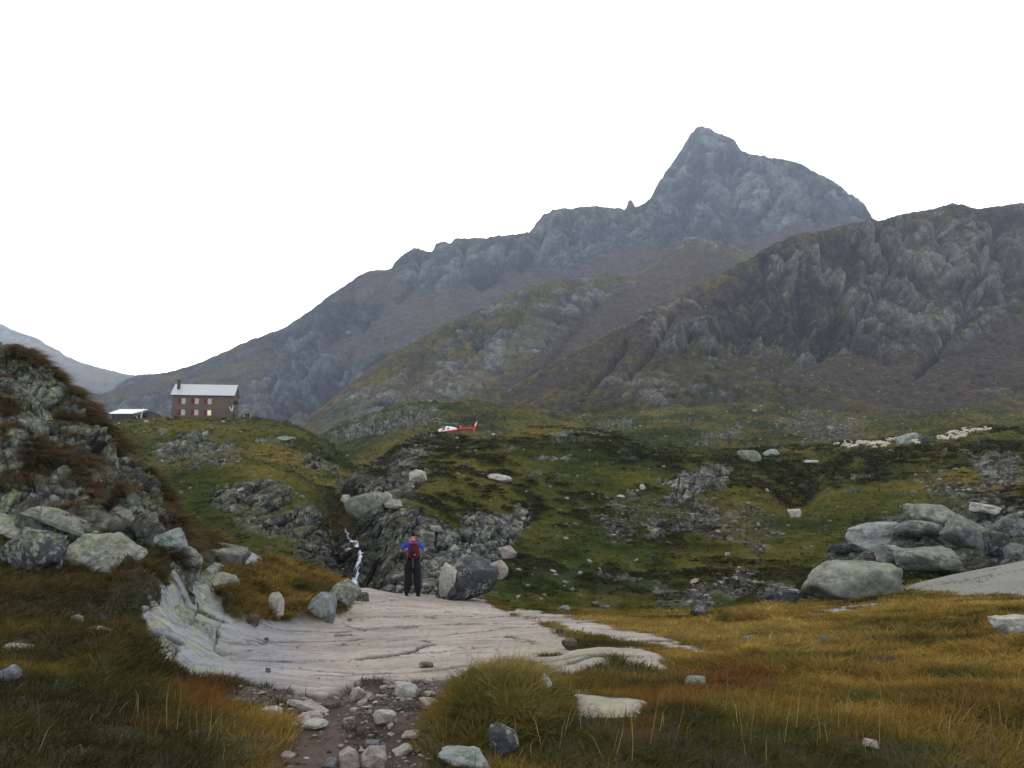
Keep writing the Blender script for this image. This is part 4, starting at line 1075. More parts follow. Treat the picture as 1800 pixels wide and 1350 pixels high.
def boulder(name, label, px, py, w, h, tint, seed, rnd=0.0, lichen=.3, rot=(0, 0, 0), depth=.8, cuts=12, sub=5, sink=None, noise=.07, group=None, cat='boulder', sheets=None, Y=None):
    """w, h: size as seen in frame pixels; py: where its foot meets the ground"""
    hh = hit(px, py, sheets)
    if hh is None:
        print('no ground for', label); return None
    p = hh[0]
    k = p[1] / FPX
    if sink is None: sink = .25 if rnd < .35 else .55
    o = rock_obj(name, seed, (w * k, w * k * depth, h * k * (1 + sink)), tint, sub=sub, cuts=cuts, rnd=rnd, lichen=lichen, noise=noise, rot=euler(*rot), mat=M_rock if p[1] < 34 else M_rock_far)
    o.location = (p[0], p[1] + w * k * depth * .25, p[2] + h * k * (1 - sink) / 2)
    tag(o, label, cat, group)
    return o
FG = [TC, TA]
BL = [
 # name, label, px, py, w, h, tint, seed, kwargs
 ('boulder', 'low dark boulder with lichen edge at the far left of the bank', 50, 1000, 112, 66, 'dark', 102, dict(lichen=.8, rot=(0, 14, 0), sheets=FG)),
 ('boulder', 'blue-grey pointed rock perched on the left bank above the slab', 297, 972, 62, 38, 'blue', 103, dict(lichen=.2, rot=(0, -12, 0), depth=.6, sheets=FG)),
 ('boulder', 'rounded dark grey rock just under the perched pointed rock', 330, 1004, 54, 46, 'grey', 104, dict(lichen=.1, rnd=.4, sheets=FG)),
 ('boulder', 'long low grey rock ledge at the head of the lichened plates', 395, 992, 74, 28, 'grey', 105, dict(lichen=.5, rnd=.4, rot=(0, 8, 0), sheets=FG)),
 ('boulder', 'pale grey stone standing in the grassy mound on the slab', 483, 1082, 28, 38, 'pale', 106, dict(lichen=.2, sheets=FG)),
 ('boulder', 'smooth blue-grey boulder at the right end of the grassy mound', 562, 1084, 52, 44, 'blue', 207, dict(lichen=.1, rnd=.45, rot=(0, 18, 0), sheets=FG)),
 ('boulder', 'small brown flat stone leaning at the foot of the grassy mound', 444, 1099, 26, 20, 'brown', 108, dict(lichen=0, rot=(0, -35, 0), depth=.5, sheets=FG)),
 ('boulder', 'mossy dark green boulder at the slab edge beside the grassy mound', 601, 1066, 48, 46, 'green', 109, dict(lichen=.9, rot=(0, 30, 0), sheets=FG)),
 ('boulder', 'small dark cobble right of the mossy boulder', 636, 1057, 24, 15, 'dark', 110, dict(lichen=.2, rnd=.5, sheets=FG)),
 ('boulder', 'large dark angular block with pale left face beside the hiker', 820, 1056, 92, 70, 'dark', 132, dict(lichen=.1, rot=(10, 8, 25), cuts=7, depth=.8, sheets=[TA], sink=.1, noise=.09)),
 ('boulder', 'pale weathered slab leaning on the left face of the large dark block', 786, 1054, 34, 60, 'pale', 112, dict(lichen=.5, rot=(8, 16, -20), depth=.5, cuts=6, sheets=[TA], sink=.1)),
 ('stone', 'dark blue stone low at the foot of the large dark block', 780, 1052, 34, 14, 'dark', 113, dict(lichen=0, sheets=[TA])),
 ('boulder', 'beige pale rock on the slope above the large dark block', 892, 982, 30, 22, 'beige', 114, dict(lichen=.1, rot=(0, -25, 0))),
 ('boulder', 'smooth beige rock just behind the large dark block', 878, 1016, 34, 26, 'beige', 115, dict(lichen=0, rnd=.6, rot=(0, -30, 0))),
 ('boulder', 'big rounded green-grey boulder beside the head of the stream', 640, 906, 72, 44, 'green', 116, dict(lichen=.4, rnd=.35, rot=(0, 12, 0))),
 ('boulder', 'small pinkish boulder right of the big stream boulder', 680, 884, 22, 20, 'pink', 117, dict(lichen=.1, rnd=.4)),
 ('boulder', 'pale flat rock on the bank right of the stream', 690, 893, 36, 14, 'pale', 118, dict(lichen=.1)),
 ('boulder', 'pale stone in the water left of the big stream boulder', 606, 884, 18, 14, 'pale', 119, dict(lichen=0)),
 ('boulder', 'pale green flat stone on the dark slope above the hiker', 763, 934, 28, 12, 'teal', 120, dict(lichen=.3, depth=.6)),
 ('boulder', 'pale triangular rock face at the top of the gorge', 732, 852, 44, 24, 'pale', 121, dict(lichen=.1, rot=(0, -18, 0), depth=.6)),
 ('boulder', 'pale flat rock on the green hill above the hiker', 876, 846, 56, 12, 'pale', 122, dict(lichen=.1, rot=(0, 12, 0))),
 ('boulder', 'bright white stone on the central green slope', 1130, 862, 11, 9, 'pale', 123, dict(lichen=0, sub=3)),
 ('boulder', 'white flat stone below the bright one on the central slope', 1092, 875, 15, 6, 'pale', 124, dict(lichen=0, sub=3)),
 ('boulder', 'pale oval rock at the foot of the dark gully', 1400, 908, 26, 13, 'pale', 125, dict(lichen=.1, rnd=.7)),
 ('boulder', 'rounded green-grey boulder on the meadow crest left of the flock', 1322, 808, 44, 17, 'green', 126, dict(lichen=.3, rnd=.4)),
 ('boulder', 'paler low boulder paired on the meadow crest left of the flock', 1358, 803, 30, 12, 'teal', 127, dict(lichen=.2, rnd=.3)),
 ('boulder', 'pale flat rock at the top of the dark gully', 1424, 818, 36, 6, 'pale', 128, dict(lichen=0, sub=4)),
 ('boulder', 'pale teal rock sloping up behind the middle of the flock', 1602, 779, 50, 18, 'teal', 129, dict(lichen=.1, rot=(0, -14, 0))),
 ('boulder', 'dark rounded rock right behind the middle of the flock', 1628, 779, 26, 13, 'dark', 130, dict(lichen=.2, rnd=.4)),
 ('boulder', 'broad blue-white boulder in the boulder field at the right', 1548, 958, 92, 38, 'teal', 131, dict(lichen=.25, rot=(0, -4, 5))),
 ('boulder', 'thin pale green slab tilted toward the meadow in the boulder field', 1580, 998, 74, 40, 'teal', 133, dict(lichen=.4, rot=(35, 10, 0), depth=.5, cuts=5)),
 ('boulder', 'long low grey rock behind the broad blue-white boulder', 1625, 944, 84, 28, 'grey', 134, dict(lichen=.3, rnd=.3, rot=(0, 8, 0))),
 ('boulder', 'tallest smooth rounded boulder at the top of the boulder field', 1655, 924, 98, 36, 'green', 135, dict(lichen=.5, rnd=.4, rot=(0, 12, 0))),
 ('boulder', 'sloping rounded rock between the top boulder and the right slab', 1712, 962, 90, 44, 'grey', 136, dict(lichen=.5, rnd=.3, rot=(0, 26, 0))),
 ('boulder', 'lichen-topped rounded rock low in the middle of the boulder field', 1650, 1008, 112, 44, 'green', 137, dict(lichen=.6, rnd=.3, rot=(0, 6, 0))),
 ('boulder', 'biggest smooth grey dome at the left end of the boulder field', 1505, 1052, 176, 66, 'green', 138, dict(lichen=.55, rnd=.45, rot=(0, 8, 0), depth=.7)),
 ('boulder', 'layered dark slab pile left of the thin pale green slab', 1492, 976, 56, 16, 'dark', 139, dict(lichen=.2, rot=(0, 10, 0), cuts=5)),
 ('boulder', 'upper flat stone leaning on the layered dark slab pile', 1515, 970, 46, 12, 'grey', 140, dict(lichen=.1, rot=(0, 24, 0), cuts=5)),
 ('boulder', 'flat pale rock high at the right behind the boulder field', 1738, 908, 62, 16, 'pale', 141, dict(lichen=.4, rot=(0, 8, 0))),
 ('boulder', 'cracked grey rock at the right frame edge above the slab', 1780, 944, 52, 40, 'grey', 142, dict(lichen=.4)),
 ('boulder', 'cracked dark rock between the sloping rock and the frame edge', 1755, 976, 44, 40, 'dark', 143, dict(lichen=.5)),
 ('boulder', 'small rounded rock against the top of the right slab', 1788, 985, 40, 24, 'grey', 144, dict(lichen=.4, rnd=.5)),
 ('boulder', 'knobbly grey rock in the gap right of the top boulder', 1690, 945, 36, 20, 'grey', 145, dict(lichen=.4)),
 ('boulder', 'pale topped block sunk in the meadow at the right frame edge', 1788, 1118, 72, 32, 'pale', 146, dict(lichen=.2, rot=(0, -3, 0), cuts=6, sheets=[TA])),
 ('boulder', 'dark wet rock in the hollow at the left end of the smooth dome', 1385, 1062, 40, 24, 'dark', 147, dict(lichen=.1)),
 ('boulder', 'pale wedge on the wet rocks left of the smooth dome', 1398, 1048, 24, 12, 'teal', 148, dict(lichen=.1)),
 ('boulder', 'black wet rock left of the pale wedge', 1360, 1060, 28, 18, 'dark', 149, dict(lichen=0)),
 ('boulder', 'dark rock with a white top edge just over the meadow rim', 1234, 1082, 42, 18, 'dark', 150, dict(lichen=.1)),
 ('boulder', 'blue-grey stone on the slab rim right of the large dark block', 993, 1076, 24, 10, 'blue', 151, dict(lichen=.1, sheets=[TA])),
 ('stone', 'small dark stone with white top on the right rim of the slab', 985, 1117, 15, 11, 'dark', 152, dict(lichen=.1, sheets=[TA], sub=4)),
 ('stone', 'reddish brown stone at the right corner of the slab', 1003, 1142, 30, 18, 'brown', 153, dict(lichen=.1, sheets=[TA], sub=4)),
 ('stone', 'dark red flat stone at the bottom edge of the slab', 750, 1174, 28, 9, 'brown', 154, dict(lichen=0, sheets=[TA], sub=4)),
 ('stone', 'tiny dark pebble alone on the lower left of the slab', 470, 1182, 10, 7, 'dark', 155, dict(lichen=0, sheets=[TA], sub=3)),
 ('stone', 'tiny dark pebble alone in the blue hollow of the slab', 468, 1129, 9, 4, 'dark', 156, dict(lichen=0, sheets=[TA], sub=3)),
 ('stone', 'rounded pale stone sunk in rusty grass right of the slab', 1226, 1204, 38, 15, 'green', 157, dict(lichen=.6, rnd=.8, sheets=[TA], sub=4)),
 ('stone', 'pinkish stone in the grass at the bottom right', 1535, 1318, 28, 15, 'pink', 258, dict(lichen=0, rnd=.3, rot=(0, 15, 0), sheets=[TA], sub=4)),
 ('stone', 'flat dark stone in the golden grass left of centre', 1318, 1128, 24, 9, 'grey', 159, dict(lichen=.2, sheets=[TA], sub=4)),
 ('stone', 'small pointed grey stone in the golden grass', 1452, 1130, 16, 12, 'grey', 160, dict(lichen=.1, sheets=[TA], sub=4)),
 ('boulder', 'blue-grey split rock at the bottom centre beside the tussock', 812, 1352, 100, 30, 'teal', 161, dict(lichen=.3, sheets=[TA])),
 ('boulder', 'black upright rock tucked under the big grass tussock', 882, 1328, 56, 54, 'dark', 162, dict(lichen=.1, rot=(0, -15, 0), sheets=[TA])),
 ('stone', 'pale grey stone right under the big grass tussock', 955, 1226, 30, 36, 'pale', 163, dict(lichen=.2, rot=(0, 40, 0), depth=.5, sheets=[TA])),
 ('boulder', 'tallest beige path stone at the bottom of the frame', 608, 1352, 46, 38, 'beige', 166, dict(lichen=0, rnd=.2, sheets=[TA])),
 ('boulder', 'pale wedge stone right of the tallest beige path stone', 655, 1352, 44, 34, 'beige', 167, dict(lichen=0, sheets=[TA])),
 ('stone', 'pale triangular stone in the middle of the path', 673, 1277, 44, 30, 'pale', 168, dict(lichen=0, cuts=7, sheets=[TA])),
 ('stone', 'pale flat slab stone under the slab edge on the path', 712, 1226, 44, 24, 'pale', 169, dict(lichen=0, rnd=.2, sheets=[TA])),
 ('stone', 'long flat beige stone lying slantwise on the left of the path', 545, 1256, 62, 17, 'beige', 170, dict(lichen=0, rot=(0, 14, 0), sheets=[TA])),
 ('stone', 'flat pale stone just below the long slantwise one', 548, 1282, 48, 14, 'pale', 171, dict(lichen=0, sheets=[TA])),
 ('stone', 'small wedge stone touching the long slantwise one', 552, 1266, 34, 14, 'beige', 172, dict(lichen=0, sheets=[TA])),
 ('stone', 'pale low stone on the dark mud left of the path', 474, 1258, 44, 12, 'beige', 173, dict(lichen=0, sheets=[TA])),
 ('stone', 'small pale ridge stone left on the dark earth of the path', 500, 1340, 34, 14, 'beige', 174, dict(lichen=0, sheets=[TA])),
 ('stone', 'grey-brown pointed stone halfway up the path', 628, 1232, 30, 20, 'beige', 175, dict(lichen=0, sheets=[TA])),
 ('stone', 'broad beige stone right below the slab edge', 700, 1208, 52, 16, 'beige', 176, dict(lichen=0, sheets=[TA])),
 ('boulder', 'small blue rock in the lichened ledge at the far left edge', 15, 1200, 44, 26, 'blue', 177, dict(lichen=.2, sheets=[TA])),
 ('stone', 'little dark stone standing on the left grass bank', 130, 1095, 22, 14, 'green', 178, dict(lichen=.2, sheets=[TA])),
 ('boulder', 'pale rocky knob on the slope below the stone house', 362, 768, 12, 9, 'teal', 179, dict(lichen=.2, sub=4)),
 ('boulder', 'grey rounded knob on the slope left below the stone house', 285, 764, 16, 12, 'grey', 180, dict(lichen=.2, rnd=.3, sub=4)),
 ('boulder', 'flat pale boulder lying on the green knoll below the house', 500, 778, 36, 9, 'teal', 181, dict(lichen=.2, sub=4)),
 ('boulder', 'pale boulder in the meadow right of the helicopter tail', 870, 768, 11, 5, 'pale', 182, dict(lichen=0, sub=3)),
 ('boulder', 'grey boulder on the far meadow below the mountainside', 1460, 756, 14, 8, 'teal', 183, dict(lichen=0, sub=3)),
 #('boulder', 'crag-foot rock rounded and dark under the hanging grass', 130, 850, 50, 38, 'green', 184, dict(lichen=.7, rnd=.6, rot=(0, 25, 0))),
]
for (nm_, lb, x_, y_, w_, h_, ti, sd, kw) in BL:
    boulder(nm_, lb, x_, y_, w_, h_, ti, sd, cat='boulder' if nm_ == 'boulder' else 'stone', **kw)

for i_, (lb, x_, y_, w_, d_, ti, ro, th) in enumerate([
 ('left of the two yellow-lichened plates below the round dark rock', 352, 1022, 52, 90, 'green', (28, 34, 25), .12),
 ('right of the two yellow-lichened plates below the round dark rock', 396, 1030, 66, 90, 'green', (28, 30, 25), .14),
 ('long pale plate slanting down to the grassy mound', 458, 975, 110, 60, 'green', (24, 26, 5), .12),
 ('thin plate overlapping the upper end of the long pale plate', 400, 968, 70, 50, 'grey', (28, 20, 5), .10),
 ('lichen-crusted plate at the top left corner of the slab', 318, 1086, 58, 80, 'green', (25, 38, 30), .12),
 ('second lichen-crusted plate stepped below the corner one', 352, 1108, 56, 70, 'green', (20, 26, 30), .08),
 ('bluish plate flush with the steep side of the slab', 378, 1068, 70, 60, 'blue', (16, 26, 20), .08),
 ('narrow grey plate at the lower left rim of the slab', 292, 1140, 44, 60, 'grey', (20, 32, 25), .10),
 ('pale plate half buried in the left grass bank', 175, 1110, 70, 30, 'green', (10, 10, 0), .08),
 ('flat lichened plate at the far left edge below the dark boulder', 40, 1142, 80, 36, 'green', (10, 8, 0), .08),
 ('thick lichened slab block tilted over a dark hollow on the left bank', 178, 1000, 128, 110, 'green', (40, 26, -10), .34),
 ('long pale ledge sloping below the crag', 120, 915, 150, 50, 'green', (25, 22, 0), .18),
 ('pale ledge at the foot of the crag at its right end', 235, 915, 70, 40, 'green', (30, 30, 0), .15),
 ('low pale ledge at the far left under the crag', 20, 925, 90, 60, 'green', (25, 22, 0), .15)]):
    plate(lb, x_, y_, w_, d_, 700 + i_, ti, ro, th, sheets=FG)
# loose stones: a dozen shapes shared by many individual stones
protos = []
for k in range(14):
    ti = ['beige', 'pale', 'beige', 'pink', 'beige', 'brown', 'grey'][k % 7]
    o = rock_obj('stone', 900 + k, (1, .75 + .02 * k, .42 + .02 * (k % 5)), ti, sub=3, cuts=8, rnd=0, noise=.06, lichen=0)
    protos.append(o.data); bpy.data.objects.remove(o)
protos_far = []
for k in range(10):
    ti = ['pale', 'grey', 'teal', 'beige', 'grey'][k % 5]
    o = rock_obj('boulder', 950 + k, (1, .8, .5 + .03 * k), ti, sub=3, cuts=8, rnd=0, noise=.06, lichen=.2, mat=M_rock_far)
    protos_far.append(o.data); bpy.data.objects.remove(o)
def loose(S, n, mask, size, label_fn, group, name, pool, sink=.15):
    k = 0; tries = 0; used = []
    pts, r, c_ = sample_sheet(S, n * 3, mask, power=.5)
    for i in range(len(pts)):
        if k >= n: break
        p = pts[i]
        s_ = size(p, TA)
        if any((p[0] - q[0]) ** 2 + (p[1] - q[1]) ** 2 < (.45 * (s_ + q[2])) ** 2 for q in used): continue
        used.append((p[0], p[1], s_))
        kk = int(RNG.integers(len(pool)))
        o = bpy.data.objects.new(name, pool[kk]); COL.objects.link(o)
        o.location = (p[0], p[1], p[2] + s_ * .12)
        o.rotation_euler = (RNG.normal() * .25, RNG.normal() * .25, RNG.random() * 6.3)
        o.scale = (s_, s_ * (.7 + .5 * RNG.random()), s_ * (.6 + .6 * RNG.random()))
        lb, ct = label_fn(S.px[r[i], c_[i]], S.spy[r[i], c_[i]], kk, s_)
        tag(o, lb, ct, group(lb) if callable(group) else group)
        k += 1
dm_ = smooth(.5, .9, TA.dirt) * visA * (TA.px < 800)
TW = ['beige', 'pale grey', 'beige', 'pinkish', 'beige', 'dark brown', 'grey']
def path_label(x, y, k=0, s_=0.1):
    big = 'palm-sized' if s_ > .075 else 'small'
    side = 'left side' if x < 560 else ('middle' if x < 680 else 'right side')
    z_ = 'of the path under the slab' if y < 1235 else ('halfway down the path' if y < 1295 else 'of the path near the frame bottom')
    return '%s %s stone on the %s %s' % (big, TW[k % 7], side, z_), 'stone'
loose(TA, 120, dm_, lambda p, _: (.035 + .10 * RNG.random() ** 2.2) * (.7 + .3 * p[1] / 6), path_label, lambda lb: lb.replace(' stone ', ' stones '), 'stone', protos)
HW = ['pale', 'grey', 'blue-grey', 'beige', 'grey']
def hill_label(x, y, k=0, s_=.5):
    big = 'large' if s_ > .6 else 'small'
    if x < 640: z_ = 'on the slope right below the stone house' if y < 790 else 'on the green knoll left of the stream'
    elif y < 800:
        z_ = 'around the helicopter' if x < 900 else ('on the upper meadow right of the helicopter' if x < 1200 else ('on the upper meadow left of the flock' if x < 1460 else 'on the upper meadow around the flock'))
    elif y < 880: z_ = 'on the top of the central green hill' if x < 1100 else ('above the big scree' if x < 1400 else 'on the slope below the flock')
    else: z_ = 'on the dark slope right of the hiker' if x < 1150 else ('at the foot of the big scree' if x < 1430 else 'behind the boulder field')
    return '%s %s rock %s' % (big, HW[k % 5], z_), 'rock'
hz_ = visB * (1 - TB.rk) * (.15 + smooth(0, .35, fbm(TB.P / 18, 3, 760)))
loose(TB, 170, hz_, lambda p, _: (.22 + .5 * RNG.random() ** 2.5) * max(1, p[1] / 110), hill_label, lambda lb: lb.replace(' rock ', ' rocks '), 'rock', protos_far)

def scatter_stuff(name, S, n, mask, smin, smax, tints, power=.6, mat=None, sub=1):
    pts, r, c_ = sample_sheet(S, n, mask, power=power)
    V0, F0 = ICO[sub]; m = len(V0)
    sh = np.stack([V0 * (1 + .55 * (RNG.random((m, 1)) - .5)) * np.array([1, .8, .55]) for _ in range(12)])
    V = sh[RNG.integers(12, size=n)]
    sz = (smin + (smax - smin) * RNG.random(n) ** 3) * np.maximum(1, pts[:, 1] / 110) / 2
    a = RNG.random(n) * 6.28; ca_, sa_ = np.cos(a)[:, None], np.sin(a)[:, None]
    X = V[..., 0] * ca_ - V[..., 1] * sa_; Y_ = V[..., 0] * sa_ + V[..., 1] * ca_
    V = np.stack([X, Y_, V[..., 2]], -1) * sz[:, None, None] + pts[:, None]
    F = (F0[None] + (np.arange(n) * m)[:, None, None]).reshape(-1, 3)
    t = RNG.random(n)
    C = np.repeat(mixc(np.array(tints[0]), np.array(tints[1]), t ** 2)[:, None], m, 1)
    o = mesh_obj(name, V.reshape(-1, 3), F, mat=mat or M_rock_far, colr=C.reshape(-1, 3), smooth_=False)
    o['kind'] = 'stuff'
    return o
scatter_stuff('scree', TB, 9000, visB * (smooth(.2, .8, scree) + .06 * (1 - TB.rk) * smooth(-.05, .3, fbm(TB.P / 9, 3, 770)) + .04), .10, .6, [(.05, .047, .042), (.30, .28, .25)])
visN = np.ones(nm.P.shape[:2]); visN[:60] = 0; visN[-30:] = 0
nm.prep()
low_ = smooth(520, 680, nm.spy) * (nm.spy <= nm.run + 3) * (nm.px < 1850) * (.1 + smooth(0, .3, fbm(nm.P / 40, 3, 771)))
scatter_stuff('mountain_scree', nm, 2600, low_, .12, .42, [(.05, .048, .045), (.26, .25, .23)], power=.5)
gv = (smooth(.4, .9, TA.dirt) + .035 * smooth(1.0, .9, TA.veg) * (TA.rk > .8) * smooth(1080, 1190, TA.spy)) * visA * (TA.px < 900)
pts_g = scatter_stuff('gravel', TA, 2600, gv, .008, .045, [(.035, .025, .02), (.26, .22, .19)], power=.8, mat=M_rock)

# ------------------------------------------------------------------ STREAM
def stream_ribbon():
    st_ = np.array([q for q in STREAM[1:-1] if q[1] < 66][::-1], float)         # near to far
    n = 260
    t = np.linspace(0, 1, n)
    Yq = st_[0, 1] + (st_[-1, 1] - st_[0, 1]) * t
    pxq = np.interp(Yq, st_[:, 1], st_[:, 0])
    pxq = np.convolve(np.pad(pxq, 6, mode='edge'), np.ones(13) / 13, 'valid')
    cen = np.array([TB.at(a, b) for a, b in zip(pxq, Yq)])
    zz = np.convolve(np.pad(cen[:, 2], 4, mode='edge'), np.ones(9) / 9, 'valid')
    cen[:, 2] = np.maximum(zz, cen[:, 2] - .05) + .08
    cen[:, 0] += .05 * np.sin(Yq * 2.3) + .03 * np.sin(Yq * 5.1)
    wd = np.interp(Yq, [40, 44, 48, 50, 54, 56, 58, 90], [.95, .80, .42, .38, .28, .22, .22, .22]) * (1 + .5 * fbm(np.stack([Yq * 1.3, 0 * Yq, 0 * Yq], -1), 3, 5))
    m = 13
    s_ = np.linspace(-1, 1, m)
    V = cen[:, None] + np.stack([s_[None] * wd[:, None] / 2, 0 * s_[None] * wd[:, None], (1 - s_[None] ** 2) * .10 * wd[:, None] ** 0], -1)
    V[..., 2] += .03 * fbm(V * np.array([5, 1.2, 1.2]), 3, 31)
    i = (np.arange(n - 1)[:, None] * m + np.arange(m - 1)[None]).ravel()
    sl_ = np.abs(s_)[None] * np.ones((n, 1))
    foam = smooth(.95, .45, sl_ + .55 * fbm(V * np.array([3, .8, .8]), 3, 44)) * smooth(-.05, .15, fbm(V * np.array([4.5, .9, .9]), 4, 41) + .25 * smooth(60, 50, V[..., 1]))
    calm = smooth(54, 57, V[..., 1])
    c = mixc(np.array([.018, .022, .024]), np.array([.50, .56, .64]), foam * (1 - .75 * calm))
    o = mesh_obj('stream', V.reshape(-1, 3), quads=np.stack([i, i + 1, i + m + 1, i + m], -1), colr=c,
                 mat=tint_mat('white_water', rough=.25, fine=6, amp=.25, bump=.6, bscale=8, bdist=.08, spec=.5))
    o['kind'] = 'structure'
stream_ribbon()
# ------------------------------------------------------------------ bodies grown on skeletons
def skin(name, pts, edges, sub=2, mat=None, parent=None, root=0, colr=None):
    """pts: (x, y, z, r) or (x, y, z, rx, ry); one continuous skinned surface, baked to a mesh"""
    me = bpy.data.meshes.new(name + '_cage')
    me.from_pydata([p[:3] for p in pts], edges, [])
    o = bpy.data.objects.new(name + '_cage', me); COL.objects.link(o)
    md = o.modifiers.new('skin', 'SKIN'); md.use_smooth_shade = True
    for i, p in enumerate(pts):
        me.skin_vertices[0].data[i].radius = (p[3], p[4] if len(p) > 4 else p[3])
        me.skin_vertices[0].data[i].use_root = (i == root)
    sb = o.modifiers.new('sub', 'SUBSURF'); sb.levels = sub; sb.render_levels = sub
    dg = bpy.context.evaluated_depsgraph_get()
    m2 = bpy.data.meshes.new_from_object(o.evaluated_get(dg))
    m2.name = name
    bpy.data.objects.remove(o); bpy.data.meshes.remove(me)
    m2.materials.clear()
    if mat: m2.materials.append(mat)
    m2.polygons.foreach_set('use_smooth', [True] * len(m2.polygons))
    if colr is not None:
        V = np.zeros(len(m2.vertices) * 3); m2.vertices.foreach_get('co', V); V = V.reshape(-1, 3)
        at = m2.color_attributes.new('tint', 'FLOAT_COLOR', 'POINT')
        c4 = np.ones((len(V), 4), np.float32); c4[:, :3] = colr(V)
        at.data.foreach_set('color', c4.ravel())
    q = bpy.data.objects.new(name, m2); COL.objects.link(q)
    if parent: q.parent = parent
    return q

def chain(n0, n):
    return [(n0 + i, n0 + i + 1) for i in range(n - 1)]

class BM:
    """collects boxes, tubes and lofts, links them as one mesh"""
    def __init__(s): s.V = []; s.F = []
    def add(s, V, F):
        o = len(s.V); s.V += [tuple(v) for v in V]; s.F += [tuple(i + o for i in f) for f in F]
    def box(s, a, b, bev=0.0):
        x0, y0, z0 = a; x1, y1, z1 = b
        V = [(x0,y0,z0),(x1,y0,z0),(x1,y1,z0),(x0,y1,z0),(x0,y0,z1),(x1,y0,z1),(x1,y1,z1),(x0,y1,z1)]
        s.add(V, [(0,3,2,1),(4,5,6,7),(0,1,5,4),(1,2,6,5),(2,3,7,6),(3,0,4,7)])
    def tube(s, pts, r, n=8):
        pts = [Vector(p) for p in pts]; rs = r if isinstance(r, (list, tuple)) else [r] * len(pts)
        V = []
        for i, p in enumerate(pts):
            d = (pts[min(i + 1, len(pts) - 1)] - pts[max(i - 1, 0)]).normalized()
            a = d.orthogonal().normalized() if i == 0 else (a - d * a.dot(d)).normalized()
            b = d.cross(a)
            for k in range(n):
                t = 2 * math.pi * k / n
                V.append(p + (a * math.cos(t) + b * math.sin(t)) * rs[i])
        F = [(i * n + k, i * n + (k + 1) % n, (i + 1) * n + (k + 1) % n, (i + 1) * n + k) for i in range(len(pts) - 1) for k in range(n)]
        F += [tuple(range(n))[::-1], tuple((len(pts) - 1) * n + k for k in range(n))]
        s.add(V, F)
    def loft(s, secs, n=20, p=2.4, caps=True):
        """secs: (x, zc, half height, half width[, yc]) super-elliptic sections along x"""
        V = []
        for sec in secs:
            x, zc, hh, hw = sec[:4]; yc = sec[4] if len(sec) > 4 else 0
            for k in range(n):
                t = 2 * math.pi * k / n; c, q = math.cos(t), math.sin(t)
                V.append((x, yc + hw * math.copysign(abs(c) ** (2 / p), c), zc + hh * math.copysign(abs(q) ** (2 / p), q)))
        m = len(secs)
        F = [(i * n + k, i * n + (k + 1) % n, (i + 1) * n + (k + 1) % n, (i + 1) * n + k) for i in range(m - 1) for k in range(n)]
        if caps: F += [tuple(range(n))[::-1], tuple((m - 1) * n + k for k in range(n))]
        s.add(V, F)
    def obj(s, name, mat, parent=None, bevel=0.0, smooth_=False):
        me = bpy.data.meshes.new(name); me.from_pydata(s.V, [], s.F); me.materials.append(mat)
        bm = bmesh.new(); bm.from_mesh(me)
        bmesh.ops.recalc_face_normals(bm, faces=bm.faces)
        if bevel > 0:
            bmesh.ops.bevel(bm, geom=bm.edges[:], offset=bevel, segments=2, affect='EDGES', profile=.6)
        bm.to_mesh(me); bm.free()
        if smooth_: me.polygons.foreach_set('use_smooth', [True] * len(me.polygons))
        o = bpy.data.objects.new(name, me); COL.objects.link(o)
        if parent: o.parent = parent
        return o

# ------------------------------------------------------------------ THE HIKER
M_skin = plain_mat('skin', (.42, .20, .13), rough=.6)
M_shirt = plain_mat('blue_fabric', (.015, .075, .42), rough=.9, var=.25, scale=14, bump=.3)
M_trous = plain_mat('black_trousers', (.008, .008, .010), rough=.85, var=.3, bump=.2)
M_boot = plain_mat('dark_boot', (.020, .021, .024), rough=.8)
M_hair = plain_mat('dark_hair', (.008, .006, .005), rough=.8)
M_pack = plain_mat('crimson_fabric', (.075, .004, .022), rough=.8, var=.3, bump=.2)
M_packd = plain_mat('black_fabric', (.012, .011, .013), rough=.85)
M_pink = plain_mat('pink_trim', (.45, .05, .13), rough=.7)
def hand(side, wrist, fwd, inward):
    """palm, four bent fingers of unequal length and a thumb leaving its side; returns points, edges from the wrist"""
    w_ = Vector(wrist); f = Vector(fwd).normalized(); i_ = Vector(inward).normalized(); up = Vector((0, 0, 1))
    pts = []; ed = []
    palm = w_ + f * .045
    pts.append((*palm, .030, .017))
    kn = w_ + f * .085
    for j, (o_, l) in enumerate([(-.030, .062), (-.010, .075), (.010, .070), (.030, .055)]):
        b = kn - up * o_ * .95
        m = b + f * l * .5 + i_ * .014; e = m + f * l * .30 + i_ * .038
        k = len(pts)
        pts += [(*b, .0095), (*m, .0085), (*e, .007)]
        ed += [(0, k), (k, k + 1), (k + 1, k + 2)]
    tb = w_ + f * .035 + up * .030; tm = tb + f * .03 + up * .02 + i_ * .015; te = tm + f * .03 + i_ * .015
    k = len(pts); pts += [(*tb, .011), (*tm, .010), (*te, .008)]
    ed += [(0, k), (k, k + 1), (k + 1, k + 2)]
    return pts, ed
